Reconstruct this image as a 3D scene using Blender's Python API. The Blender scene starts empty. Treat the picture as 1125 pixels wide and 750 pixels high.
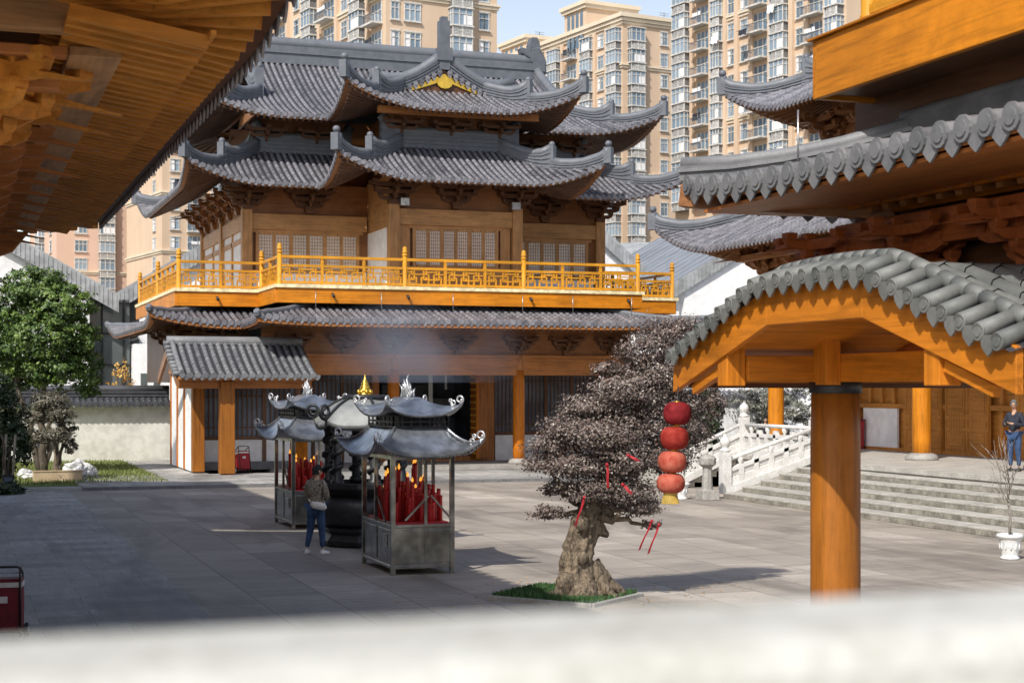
import bpy, bmesh, math, random
import numpy as np
from mathutils import Vector as V, Matrix, Quaternion
random.seed(7)
rng = np.random.default_rng(7)
S = bpy.context.scene
COL = S.collection
PI = math.pi

# ---------------------------------------------------------------- materials
def srgb(r, g, b):
    f = lambda c: (c/255/12.92) if c/255 <= .04045 else ((c/255+.055)/1.055)**2.4
    return (f(r), f(g), f(b))

class NT:
    def __init__(s, name):
        s.m = bpy.data.materials.new(name); s.m.use_nodes = True
        s.n = s.m.node_tree.nodes; s.l = s.m.node_tree.links
        s.b = s.n['Principled BSDF']
    def new(s, t, **k):
        n = s.n.new(t)
        for a, v in k.items(): setattr(n, a, v)
        return n
    def link(s, a, b): s.l.new(a, b)
    def coords(s, scale=(1, 1, 1), rot=(0, 0, 0)):
        t = s.new('ShaderNodeTexCoord'); m = s.new('ShaderNodeMapping')
        m.inputs['Scale'].default_value = scale; m.inputs['Rotation'].default_value = rot
        s.link(t.outputs['Object'], m.inputs['Vector']); return m.outputs[0]
    def noise(s, vec, scale, detail=4, rough=.55, dist=0):
        n = s.new('ShaderNodeTexNoise'); s.link(vec, n.inputs['Vector'])
        n.inputs['Scale'].default_value = scale; n.inputs['Detail'].default_value = detail
        n.inputs['Roughness'].default_value = rough; n.inputs['Distortion'].default_value = dist
        return n.outputs['Fac']
    def ramp(s, fac, stops):
        r = s.new('ShaderNodeValToRGB'); s.link(fac, r.inputs['Fac'])
        e = r.color_ramp.elements
        while len(e) < len(stops): e.new(.5)
        for i, (p, c) in enumerate(stops):
            e[i].position = p; e[i].color = (c[0], c[1], c[2], 1)
        return r.outputs['Color']
    def mix(s, fac, a, b, mode='MIX'):
        n = s.new('ShaderNodeMix', data_type='RGBA', blend_type=mode)
        for sock, v in ((n.inputs[0], fac), (n.inputs[6], a), (n.inputs[7], b)):
            if hasattr(v, 'is_output'): s.link(v, sock)
            elif isinstance(v, (int, float)): sock.default_value = v
            else: sock.default_value = (v[0], v[1], v[2], 1)
        return n.outputs[2]
    def math(s, op, a, b):
        n = s.new('ShaderNodeMath', operation=op)
        for sock, v in ((n.inputs[0], a), (n.inputs[1], b)):
            if hasattr(v, 'is_output'): s.link(v, sock)
            else: sock.default_value = v
        return n.outputs[0]
    def attr(s, name='rv'):
        return s.new('ShaderNodeAttribute', attribute_name=name).outputs['Fac']
    def bump(s, h, strength=.2, dist=.02):
        n = s.new('ShaderNodeBump'); n.inputs['Strength'].default_value = strength; n.inputs['Distance'].default_value = dist
        s.link(h, n.inputs['Height']); s.link(n.outputs[0], s.b.inputs['Normal'])
    def done(s, col, rough=.6, metal=0, spec=None):
        if hasattr(col, 'is_output'): s.link(col, s.b.inputs['Base Color'])
        else: s.b.inputs['Base Color'].default_value = (col[0], col[1], col[2], 1)
        if hasattr(rough, 'is_output'): s.link(rough, s.b.inputs['Roughness'])
        else: s.b.inputs['Roughness'].default_value = rough
        s.b.inputs['Metallic'].default_value = metal
        if spec is not None: s.b.inputs['Specular IOR Level'].default_value = spec
        return s.m

def sc(c, k): return tuple(min(1, x*k) for x in c)

def wood(name, col, axis, rough=.45, dark=.55, grain=1.0):
    t = NT(name)
    s = [9*grain]*3; s['xyz'.index(axis)] = .55
    v = t.coords(tuple(s))
    f = t.noise(v, 1.6, 7, .62, .6)
    c = t.ramp(f, [(.34, sc(col, dark)), (.5, col), (.66, sc(col, 1.25))])
    v2 = t.coords((1, 1, 1))
    g = t.noise(v2, .7, 4)
    c = t.mix(t.ramp(g, [(.35, (0, 0, 0)), (.7, (1, 1, 1))]), sc(col, .7), c) if False else t.mix(.35, c, t.ramp(g, [(.38, sc(col, .5)), (.62, sc(col, 1.25))]), 'MIX')
    k = t.attr()
    pt = t.noise(t.coords((2.2, 2.2, 2.2)), 1.3, 6, .7)
    c = t.mix(t.ramp(pt, [(.45, (0, 0, 0)), (.75, (.55, .55, .55))]), c, sc(col, .55))
    c = t.mix(t.math('MULTIPLY', k, .35), c, sc(col, .45))
    t.bump(f, .12, .01)
    return t.done(c, rough, 0, .3)

WO = (.50, .15, .008)      # bright orange varnish
WB = (.30, .130, .050)      # brown timber
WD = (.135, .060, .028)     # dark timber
M = {}
for ax in 'xyz':
    M['wo'+ax] = wood('varnished orange timber '+ax, WO, ax)
    M['wb'+ax] = wood('brown timber '+ax, WB, ax)
    M['wd'+ax] = wood('dark timber '+ax, WD, ax)
    M['wc'+ax] = wood('balcony timber '+ax, (.62, .215, .010), ax, .5)
    M['wn'+ax] = wood('eave timber '+ax, (.44, .175, .052), ax, .55)
    M['yrail_'+ax] = wood('golden railing timber '+ax, (.66, .30, .022), ax, .5)
    M['wu'+ax] = wood('tan upper storey timber '+ax, (.52, .28, .115), ax, .5)  # paler copy of the brown timber; bounced light put into its colour
    M['gatewood_'+ax] = wood('deep orange gate timber '+ax, (.60, .20, .016), ax, .5, .5)
    M['wg'+ax] = wood('grey brown rafter timber '+ax, (.22, .13, .09), ax, .7)
    M['wl'+ax] = wood('left eave timber '+ax, (.64, .27, .045), ax, .55)

def tile_mat(name, a, b, rough=.5):
    t = NT(name)
    v = t.coords()
    f = t.noise(v, 3.5, 5); g = t.noise(v, 30, 3)
    k = t.math('ADD', t.math('MULTIPLY', f, .8), t.math('MULTIPLY', t.attr(), .42))
    c = t.ramp(k, [(.32, a), (.78, b)])
    c = t.mix(t.math('MULTIPLY', t.ramp(g, [(.45, (0, 0, 0)), (.75, (1, 1, 1))]), .25), c, sc(a, .55))
    t.bump(g, .15, .01)
    return t.done(c, rough)
M['tile'] = tile_mat('grey fired roof tile', (.07, .07, .082), (.25, .245, .268))
M['tile_sheet'] = tile_mat('dark pan tile', (.025, .026, .032), (.06, .06, .068))
M['ridge'] = tile_mat('blue grey ridge tile', (.085, .095, .115), (.15, .16, .18))
M['tile_near'] = tile_mat('near grey tile', (.085, .09, .098), (.21, .212, .22), .55)
M['tile_gate'] = tile_mat('gate grey tile', (.085, .092, .09), (.175, .18, .17), .6)

def stone(name, a, b, sc_=2.0, rough=.75, bump=.25):
    t = NT(name); v = t.coords()
    f = t.noise(v, sc_, 8, .65); g = t.noise(v, sc_*9, 5)
    c = t.ramp(f, [(.38, a), (.62, b)])
    c = t.mix(.25, c, t.ramp(g, [(.4, sc(a, .65)), (.6, sc(b, 1.1))]))
    t.bump(g, bump, .01)
    return t.done(c, rough)
M['marble'] = stone('white marble', (.55, .54, .51), (.74, .735, .71), 3)
M['parapet'] = stone('cream stone rail', (.42, .415, .365), (.55, .55, .51), 7)
M['stone'] = stone('grey stone', (.26, .25, .23), (.42, .40, .37), 1.5)
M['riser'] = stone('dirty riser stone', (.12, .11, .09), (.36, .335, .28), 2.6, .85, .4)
M['step'] = stone('weathered step stone', (.33, .315, .28), (.50, .475, .43), 1.6)
M['rock'] = stone('scholar rock', (.35, .35, .35), (.85, .84, .82), 5, .7, .8)
M['plaster'] = stone('white plaster', (.74, .74, .74), (.84, .84, .84), .35, .85, .05)
M['plaster_bright'] = stone('bright white plaster', (.86, .86, .86), (.92, .92, .92), .35, .85, .03)  # plaster copy raised in tone; light its shaded panels lack is painted in
M['plaster_warm'] = stone('cream plaster', (.56, .54, .49), (.72, .71, .66), .4, .85, .05)
M['plinth'] = stone('dark stone plinth', (.12, .12, .125), (.2, .2, .2), 2)

def plain(name, col, rough=.5, metal=0, var=.25, scale=6, bump=.05):
    t = NT(name); v = t.coords(); f = t.noise(v, scale, 5)
    c = t.ramp(f, [(.38, sc(col, 1-var)), (.62, sc(col, 1+var*.6))])
    if bump: t.bump(f, bump, .01)
    return t.done(c, rough, metal)
M['gold'] = plain('gilded brass', (.85, .53, .08), .3, .9, .15)
M['iron'] = plain('black cast iron', (.035, .036, .04), .45, .3, .3, 12, .3)
M['steel'] = plain('bronzed sheet steel', (.35, .345, .325), .22, .92, .35, 4, .10)
M['roof_metal'] = plain('polished roof metal', (.40, .42, .45), .30, .82, .38, 3.5, .18)
M['censer_roof'] = plain('roof metal with painted sky sheen', (.27, .28, .275), .5, .3, .2, 2.5, .1)  # iron roof coloured pale: the sky's reflection is put into the colour
M['red'] = plain('red paint', (.35, .012, .018), .4, 0, .2)
M['darkred'] = plain('dark red fabric', (.17, .006, .016), .6, 0, .3)
M['candle'] = plain('red wax', (.50, .018, .018), .35, 0, .2)
M['lantern'] = None
M['yellow'] = plain('yellow fringe', (.55, .38, .08), .7)
M['black'] = plain('black plastic', (.015, .015, .017), .5)
M['rubber'] = plain('black rubber', (.02, .02, .02), .8)
M['chrome'] = plain('grey metal tube', (.45, .45, .46), .35, .9)
M['white'] = plain('white ceramic glaze', (.75, .76, .75), .3, 0, .12, 20)
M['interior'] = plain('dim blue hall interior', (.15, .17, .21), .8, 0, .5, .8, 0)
M['ribbon'] = plain('red ribbon', (.38, .012, .02), .7)
M['bamboo'] = plain('grey stake', (.28, .24, .18), .8)
M['soil'] = plain('dark soil', (.09, .065, .045), .95, 0, .4, 15, .4)
M['planterstone'] = stone('tan stone planter', (.40, .29, .17), (.56, .43, .27), 3)

def lantern_mat(nm='red lantern silk', ca=(.20, .014, .012), cb=(.36, .050, .034)):
    t = NT(nm); v = t.coords((1, 1, 1)); f = t.noise(v, 14, 5)
    c = t.ramp(f, [(.3, ca), (.7, cb)])
    t.bump(f, .15, .01)
    return t.done(c, .8, 0, .15)
M['lantern'] = lantern_mat()
M['lantern_pale'] = lantern_mat('faded lantern silk', (.33, .045, .03), (.50, .15, .10))
M['lantern_dark'] = lantern_mat('deep lantern silk', (.13, .008, .012), (.25, .022, .025))

def flame_mat():
    t = NT('candle flame')
    t.b.inputs['Emission Color'].default_value = (1, .42, .06, 1); t.b.inputs['Emission Strength'].default_value = 1.1
    return t.done((.9, .45, .05), .6)
M['flame'] = flame_mat()

def glass(name, a=(.10, .15, .20), b=(.28, .36, .44)):
    t = NT(name); v = t.coords((.35, .35, .35)); f = t.noise(v, 1.6, 3)
    k = t.math('ADD', t.math('MULTIPLY', f, .55), t.math('MULTIPLY', t.attr(), .5))
    c = t.ramp(k, [(.2, a), (.8, b)])
    return t.done(c, .12)
M['glass'] = glass('window glass')
M['glass_dark'] = glass('dark curtain glass', (.10, .115, .115), (.28, .30, .295))
M['frame_w'] = plain('pale window frame', (.62, .60, .56), .5)
M['rail_dark'] = plain('balcony ironwork', (.13, .14, .16), .5)

def tower_wall(name, a, b):
    t = NT(name); v = t.coords((1, 1, .12)); f = t.noise(v, .5, 5); g = t.noise(t.coords(), .25, 3)
    c = t.ramp(t.math('ADD', t.math('MULTIPLY', f, .5), t.math('MULTIPLY', g, .5)), [(.3, a), (.7, b)])
    return t.done(c, .85)
M['tower'] = tower_wall('tan tower render', (.55, .405, .285), (.66, .50, .36))  # tower colours paled: distance haze is painted into them
M['tower_pink'] = tower_wall('pinkish tower render', (.60, .41, .31), (.68, .48, .37))
M['tower_trim'] = tower_wall('cream cornice', (.64, .54, .40), (.74, .64, .50))
M['ac'] = plain('white louvre', (.66, .65, .62), .6)
M['shadow_gap'] = plain('louvre recess', (.16, .16, .16), .8)

def metal_roof(name):
    t = NT(name); v = t.coords()
    f = t.noise(v, .6, 5)
    c = t.ramp(f, [(.3, (.20, .22, .25)), (.7, (.30, .325, .36))])
    return t.done(c, .5, .15)
M['zinc'] = metal_roof('grey standing seam zinc')
M['zinc_light'] = plain('pale zinc fascia', (.36, .37, .375), .55, .1, .25, 2)

def leaf(name, cols, rough=.5):
    t = NT(name); k = t.attr()
    n = len(cols)
    c = t.ramp(k, [(i/(n-1), cc) for i, cc in enumerate(cols)])
    t.b.inputs['Subsurface Weight'].default_value = 0
    return t.done(c, rough)
M['leaf_green'] = leaf('camphor leaf', [(.018, .042, .010), (.05, .10, .018), (.12, .19, .035), (.26, .34, .08)])
M['leaf_dark'] = leaf('dark evergreen leaf', [(.012, .025, .008), (.03, .05, .015), (.06, .085, .025)])
M['leaf_purple'] = leaf('purple loropetalum leaf', [(.04, .025, .023), (.105, .070, .062), (.18, .138, .118), (.30, .26, .22), (.19, .062, .062)], .42)
M['leaf_grey'] = leaf('grey green leaf', [(.05, .055, .045), (.12, .125, .10), (.22, .22, .18), (.30, .30, .26)], .45)
M['leaf_orange'] = leaf('orange autumn leaf', [(.35, .17, .04), (.60, .36, .09), (.70, .50, .20)], .8)
M['leaf_bonsai'] = leaf('brown green bonsai leaf', [(.03, .03, .02), (.09, .085, .055), (.16, .145, .10), (.22, .20, .15)], .5)
M['grass'] = leaf('grass blade', [(.07, .10, .02), (.15, .19, .04), (.27, .27, .10)], .7)
M['turf'] = leaf('bright turf blade', [(.015, .06, .014), (.035, .105, .025), (.08, .155, .045)], .6)

def bark(name, a, b):
    t = NT(name); v = t.coords((7, 7, 1.6)); f = t.noise(v, 2.2, 8, .7, 1.2); g = t.noise(t.coords(), 25, 4)
    c = t.ramp(f, [(.38, a), (.60, b)]); c = t.mix(.25, c, t.ramp(g, [(.4, sc(a, .5)), (.6, b)]))
    t.bump(f, .8, .04)
    return t.done(c, .85)
M['bark'] = bark('gnarled bark', (.03, .022, .015), (.29, .225, .155))
M['bark_dark'] = bark('dark bark', (.045, .035, .025), (.14, .11, .08))
M['bark_pale'] = bark('pale bark', (.22, .19, .16), (.46, .42, .37))

def paving(name, a, b, rot, bw, rh, mortar=.008, streak=(.5, 5, 1)):
    t = NT(name); v = t.coords((1, 1, 1), (0, 0, rot))
    br = t.new('ShaderNodeTexBrick'); t.link(v, br.inputs['Vector'])
    br.inputs['Scale'].default_value = 1; br.inputs['Mortar Size'].default_value = mortar
    br.inputs['Brick Width'].default_value = bw; br.inputs['Row Height'].default_value = rh
    br.inputs['Color1'].default_value = (0, 0, 0, 1); br.inputs['Color2'].default_value = (1, 1, 1, 1); br.inputs['Mortar'].default_value = (.5, .5, .5, 1)
    br.offset = .37; br.inputs['Bias'].default_value = 0; br.inputs['Mortar Smooth'].default_value = .3
    f = t.noise(t.coords(), .35, 8, .7, .4); g = t.noise(t.coords(streak), 1.4, 8, .7, .3); h = t.noise(t.coords(), 22, 4)
    k = t.math('ADD', t.math('MULTIPLY', f, .42), t.math('ADD', t.math('MULTIPLY', g, .34), t.math('ADD', t.math('ADD', t.math('MULTIPLY', br.outputs['Color'], .12), -.01), t.math('MULTIPLY', h, .14))))
    c = t.ramp(k, [(.40, sc(a, .66)), (.48, sc(a, .95)), (.54, sc(a, 1.08)), (.62, sc(b, 1.12))])
    c = t.mix(t.math('MULTIPLY', br.outputs['Fac'], .68), c, sc(a, .2))
    st = t.noise(t.coords((.9, .25, 1)), .55, 6, .6, .8)
    c = t.mix(t.ramp(st, [(.50, (0, 0, 0)), (.62, (.6, .6, .6))]), c, sc(a, .42))
    t.bump(k, .25, .02)
    return t.done(c, t.ramp(f, [(.3, (.5,)*3), (.7, (.8,)*3)]))
M['pave'] = paving('courtyard slabs', (.345, .302, .255), (.455, .405, .35), PI/2, 1.75, 1.05, .012)
M['pave_path'] = paving('walkway slabs', (.33, .32, .30), (.46, .44, .41), 0, 1.1, .62, .006, (4, .6, 1))
M['terrace'] = paving('terrace slabs', (.34, .325, .30), (.48, .46, .43), 0, 1.2, .8)
def ground_mat():
    t = NT('bare ground'); f = t.noise(t.coords(), .08, 8)
    return t.done(t.ramp(f, [(.3, (.12, .12, .10)), (.7, (.22, .21, .18))]), .9)
M['ground'] = ground_mat()
def lawn_mat():
    t = NT('lawn soil'); f = t.noise(t.coords(), .9, 8, .7)
    return t.done(t.ramp(f, [(.3, (.09, .15, .025)), (.55, (.20, .23, .07)), (.75, (.33, .29, .15))]), .9)
M['lawn'] = lawn_mat()

def cloth(name, cols, scale=12):
    t = NT(name); f = t.noise(t.coords(), scale, 3, .6)
    n = len(cols)
    return t.done(t.ramp(f, [(.32+.36*i/(n-1), c) for i, c in enumerate(cols)]), .85)
M['camo'] = cloth('mottled patterned knit', [(.03, .03, .025), (.10, .09, .07), (.38, .33, .26), (.07, .065, .05), (.30, .26, .2)], 22)
M['denim'] = cloth('blue denim', [(.02, .045, .11), (.04, .085, .19)], 9)
M['navy'] = cloth('navy jacket', [(.012, .014, .022), (.028, .032, .048)], 9)
M['skin'] = cloth('skin', [(.50, .29, .19), (.58, .35, .24)], 9)
M['hair'] = cloth('black hair', [(.008, .007, .007), (.02, .018, .017)], 40)
M['hair_grey'] = cloth('grey hair', [(.06, .06, .06), (.16, .16, .16)], 60)
M['shoe'] = cloth('white canvas', [(.62, .6, .58), (.78, .77, .75)], 9)
M['shoe_dark'] = cloth('dark leather', [(.02, .018, .016), (.05, .045, .04)], 9)
M['bagw'] = cloth('cream bag', [(.66, .64, .58), (.78, .77, .72)], 9)
M['laundry'] = cloth('white laundry', [(.72, .72, .74), (.82, .82, .82)], 3)

# ---------------------------------------------------------------- mesh builder
BY_GID = {'roof_ridge', 'rafter_soffit'}
BY_PIECE = {'frieze_panel', 'lintel_beam', 'plaster_panel', 'fascia_board', 'eave_beam', 'architrave', 'dado_panel', 'return_beam', 'backing_wall', 'wall_stud', 'attic_wall', 'attic_beam', 'inner_wall', 'plinth', 'tie_beam', 'coping_strip', 'balcony_floor', 'hanging_scroll', 'shrine_cabinet', 'lightning_rod', 'drain_spout', 'facade_post', 'door_stud', 'fan_rafter', 'end_beam', 'facade_rail', 'slit_window', 'door_jamb', 'gable_board', 'door_frame', 'eave_batten', 'rafter_tier', 'cantilever_beam', 'penthouse_window', 'boss', 'frame_rail', 'corner_scroll', 'cornice'}
class MB:
    def __init__(s):
        s.v = []; s.f = []; s.mi = []; s.rv = []; s.sm = []
        s.cm = 0; s.cr = 0.0; s.cs = False; s.M = None; s.gid = 0; s.gi = []
    def vert(s, p):
        p = V(p)
        if s.M is not None: p = s.M @ p
        s.v.append((p.x, p.y, p.z)); return len(s.v)-1
    def face(s, idx):
        s.f.append(tuple(idx)); s.mi.append(s.cm); s.rv.append(s.cr); s.sm.append(s.cs); s.gi.append(s.gid)
    def poly(s, pts): s.face([s.vert(p) for p in pts])
    def box(s, c, d, rz=0):
        hx, hy, hz = d[0]/2, d[1]/2, d[2]/2
        R = Matrix.Rotation(rz, 3, 'Z') if rz else None
        vs = []
        for z in (-hz, hz):
            for x, y in ((-hx, -hy), (hx, -hy), (hx, hy), (-hx, hy)):
                p = V((x, y, z))
                if R: p = R @ p
                vs.append(s.vert(V(c)+p))
        a = vs
        for q in ((3, 2, 1, 0), (4, 5, 6, 7), (0, 1, 5, 4), (1, 2, 6, 5), (2, 3, 7, 6), (3, 0, 4, 7)):
            s.face([a[i] for i in q])
    def b2(s, x0, y0, z0, x1, y1, z1):
        s.box(((x0+x1)/2, (y0+y1)/2, (z0+z1)/2), (abs(x1-x0), abs(y1-y0), abs(z1-z0)))
    def bar(s, p0, p1, w, h, up=(0, 0, 1)):
        p0, p1 = V(p0), V(p1); t = (p1-p0)
        if t.length < 1e-6: return
        t.normalize(); up = V(up)
        if abs(t.dot(up)) > .98: up = V((0, 1, 0))
        r = t.cross(up).normalized(); u = r.cross(t)
        a = []
        for p in (p0, p1):
            for i, j in ((-1, -1), (1, -1), (1, 1), (-1, 1)):
                a.append(s.vert(p+r*(i*w/2)+u*(j*h/2)))
        for q in ((3, 2, 1, 0), (4, 5, 6, 7), (0, 1, 5, 4), (1, 2, 6, 5), (2, 3, 7, 6), (3, 0, 4, 7)):
            s.face([a[i] for i in q])
    def ring_loft(s, rings, closed=True, caps=(True, True)):
        ids = [[s.vert(p) for p in r] for r in rings]
        n = len(ids[0])
        for a, b in zip(ids[:-1], ids[1:]):
            for i in range(n if closed else n-1):
                j = (i+1) % n
                s.face((a[i], a[j], b[j], b[i]))
        cs = s.cs; s.cs = False
        if caps[0]: s.face(ids[0][::-1])
        if caps[1]: s.face(ids[-1])
        s.cs = cs
    def tube(s, path, r, n=8, caps=(True, True), smooth=True):
        path = [V(p) for p in path]
        rs = r if isinstance(r, (list, tuple)) else [r]*len(path)
        rings = []; ref = None
        for i, p in enumerate(path):
            t = (path[min(i+1, len(path)-1)]-path[max(i-1, 0)])
            if t.length < 1e-7: t = V((0, 0, 1))
            t.normalize()
            if ref is None:
                ref = V((1, 0, 0)) if abs(t.x) < .8 else V((0, 1, 0))
            a = (ref - t*ref.dot(t)).normalized(); ref = a
            b = t.cross(a)
            rings.append([p+(a*math.cos(2*PI*k/n)+b*math.sin(2*PI*k/n))*rs[i] for k in range(n)])
        cs = s.cs; s.cs = smooth; s.ring_loft(rings, True, caps); s.cs = cs
    def lathe(s, c, prof, n=16, smooth=True, axis='z', sq=None):
        c = V(c); rings = []
        for r, z in prof:
            r = max(r, .0005)
            ring = []
            for k in range(n):
                a = 2*PI*(k+.5)/n
                p = (r*math.cos(a), r*math.sin(a), z)
                if axis == 'x': p = (p[2], p[0], p[1])
                if axis == 'y': p = (p[0], p[2], p[1])
                ring.append(c+V(p))
            rings.append(ring)
        cs = s.cs; s.cs = smooth; s.ring_loft(rings); s.cs = cs
    def ell(s, c, r, n=12, m=8):
        s_ = [(math.sin(PI*i/m), -math.cos(PI*i/m)) for i in range(m+1)]
        c = V(c); rings = [[c+V((max(a, .01)*math.cos(2*PI*k/n)*r[0], max(a, .01)*math.sin(2*PI*k/n)*r[1], b*r[2])) for k in range(n)] for a, b in s_]
        cs = s.cs; s.cs = True; s.ring_loft(rings); s.cs = cs
    def prism(s, pts, off):
        off = V(off); a = [s.vert(p) for p in pts]; b = [s.vert(V(p)+off) for p in pts]
        n = len(a)
        s.face(a[::-1]); s.face(b)
        for i in range(n):
            j = (i+1) % n; s.face((a[i], a[j], b[j], b[i]))
    def sweep(s, pts, w, h, z0=0, side=None, smooth=False):
        """rectangular band along a path: w wide, h tall (list ok), vertical"""
        pts = [V(p) for p in pts]; n = len(pts)
        hs = h if isinstance(h, (list, tuple)) else [h]*n
        ws = w if isinstance(w, (list, tuple)) else [w]*n
        rings = []
        for i, p in enumerate(pts):
            t = pts[min(i+1, n-1)]-pts[max(i-1, 0)]; t.z = 0
            if t.length < 1e-6: t = V((1, 0, 0))
            t.normalize(); r = V((t.y, -t.x, 0))
            z = z0[i] if isinstance(z0, (list, tuple)) else z0
            rings.append([p-r*ws[i]/2+V((0, 0, z)), p+r*ws[i]/2+V((0, 0, z)), p+r*ws[i]/2+V((0, 0, z+hs[i])), p-r*ws[i]/2+V((0, 0, z+hs[i]))])
        s.ring_loft(rings)
    def pieces(s, by_gid):
        if by_gid: key = s.gi
        else:
            par = list(range(len(s.v)))
            def find(a):
                while par[a] != a: par[a] = par[par[a]]; a = par[a]
                return a
            for f in s.f:
                r = find(f[0])
                for q in f[1:]: par[find(q)] = r
            key = [find(f[0]) for f in s.f]
        out = []
        for k in dict.fromkeys(key):
            m = MB(); mp = {}
            for f, a, b, c, kk in zip(s.f, s.mi, s.rv, s.sm, key):
                if kk != k: continue
                ids = []
                for q in f:
                    if q not in mp: mp[q] = len(m.v); m.v.append(s.v[q])
                    ids.append(mp[q])
                m.f.append(tuple(ids)); m.mi.append(a); m.rv.append(b); m.sm.append(c); m.gi.append(0)
            out.append(m)
        return out
    def build(s, name, mats, parent=None, bevel=0, loc=None):
        if name in BY_GID or name in BY_PIECE:
            ps = s.pieces(name in BY_GID)
            if len(ps) > 1:
                os_ = [p.build_one(name, mats, parent, bevel, loc) for p in ps]
                return os_[0]
        return s.build_one(name, mats, parent, bevel, loc)
    def build_one(s, name, mats, parent=None, bevel=0, loc=None):
        me = bpy.data.meshes.new(name)
        off = V((0, 0, 0))
        if loc is not None: off = V(loc)
        else:
            q = parent
            while q is not None: off = off + q.location; q = q.parent
        vv = np.array(s.v, dtype=np.float64).reshape(-1, 3) - np.array(off)
        me.from_pydata(vv.tolist(), [], s.f)
        if not isinstance(mats, (list, tuple)): mats = [mats]
        for m in mats: me.materials.append(M[m] if isinstance(m, str) else m)
        me.polygons.foreach_set('material_index', s.mi)
        me.polygons.foreach_set('use_smooth', s.sm)
        if any(s.rv):
            at = me.attributes.new('rv', 'FLOAT', 'FACE'); at.data.foreach_set('value', s.rv)
        me.update()
        o = bpy.data.objects.new(name, me); COL.objects.link(o)
        if parent is not None: o.parent = parent
        elif loc is not None: o.location = off
        if bevel:
            b = o.modifiers.new('soft edge', 'BEVEL'); b.width = bevel; b.segments = 2; b.limit_method = 'ANGLE'; b.angle_limit = .7
        return o

def tag(o, label=None, cat=None, group=None, kind=None):
    if label: o['label'] = label
    if cat: o['category'] = cat
    if group: o['group'] = group
    if kind: o['kind'] = kind
    return o
def thing(name, label, cat, loc=(0, 0, 0), rz=0, group=None):
    o = bpy.data.objects.new(name, None); COL.objects.link(o); o.empty_display_size = .2
    o.location = loc; o.rotation_euler = (0, 0, rz)
    return tag(o, label, cat, group)
def node(name, parent):
    o = bpy.data.objects.new(name, None); COL.objects.link(o); o.parent = parent; return o
def copy_tree(o, parent=None, loc=None, rz=None):
    c = o.copy(); COL.objects.link(c)
    if parent is not None: c.parent = parent
    if loc is not None: c.location = loc
    if rz is not None: c.rotation_euler = (0, 0, rz)
    for ch in list(o.children): copy_tree(ch, c)
    return c
def one(name, mb, mats, label, cat, loc, group=None, bevel=0):
    return tag(mb.build(name, mats, None, bevel, loc), label, cat, group)
def struct(name, mb, mats):
    return tag(mb.build(name, mats), kind='structure')
for ax in 'xyz':
    M['pale_'+ax] = wood('pale pine plank '+ax, (.46, .26, .12), ax, .55)
    M['wr'+ax] = wood('deep red brown timber '+ax, (.42, .115, .032), ax, .5)
M['wbe'] = wood('smooth soffit board', (.52, .185, .05), 'y', .5, .7)
M['tile_dk'] = tile_mat('dark coping tile', (.035, .038, .045), (.085, .088, .10))
M['facade_z'] = wood('orange facade timber z', (.56, .24, .05), 'z', .5)
M['facade_y'] = wood('orange facade timber y', (.50, .21, .042), 'y', .5)
M['gatecol'] = wood('shade darkened column timber', (.33, .115, .014), 'z', .5, .42)  # darker copy of the gate timber; roof shade put into its colour
M['floorboard'] = plain('pale balcony boards for bounce light', (.52, .44, .32), .7, 0, .2, 3)  # floor made pale so that added bounce light reaches the walls
M['vorange'] = plain('orange votive cloth', (.75, .28, .02), .8, 0, .3, 8)
M['scroll'] = plain('pale cast scroll metal', (.72, .73, .74), .32, .7, .2, 9)
# ---------------------------------------------------------------- roofs
def ax_of(v): return 'x' if abs(v.x) >= abs(v.y) else 'y'

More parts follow.
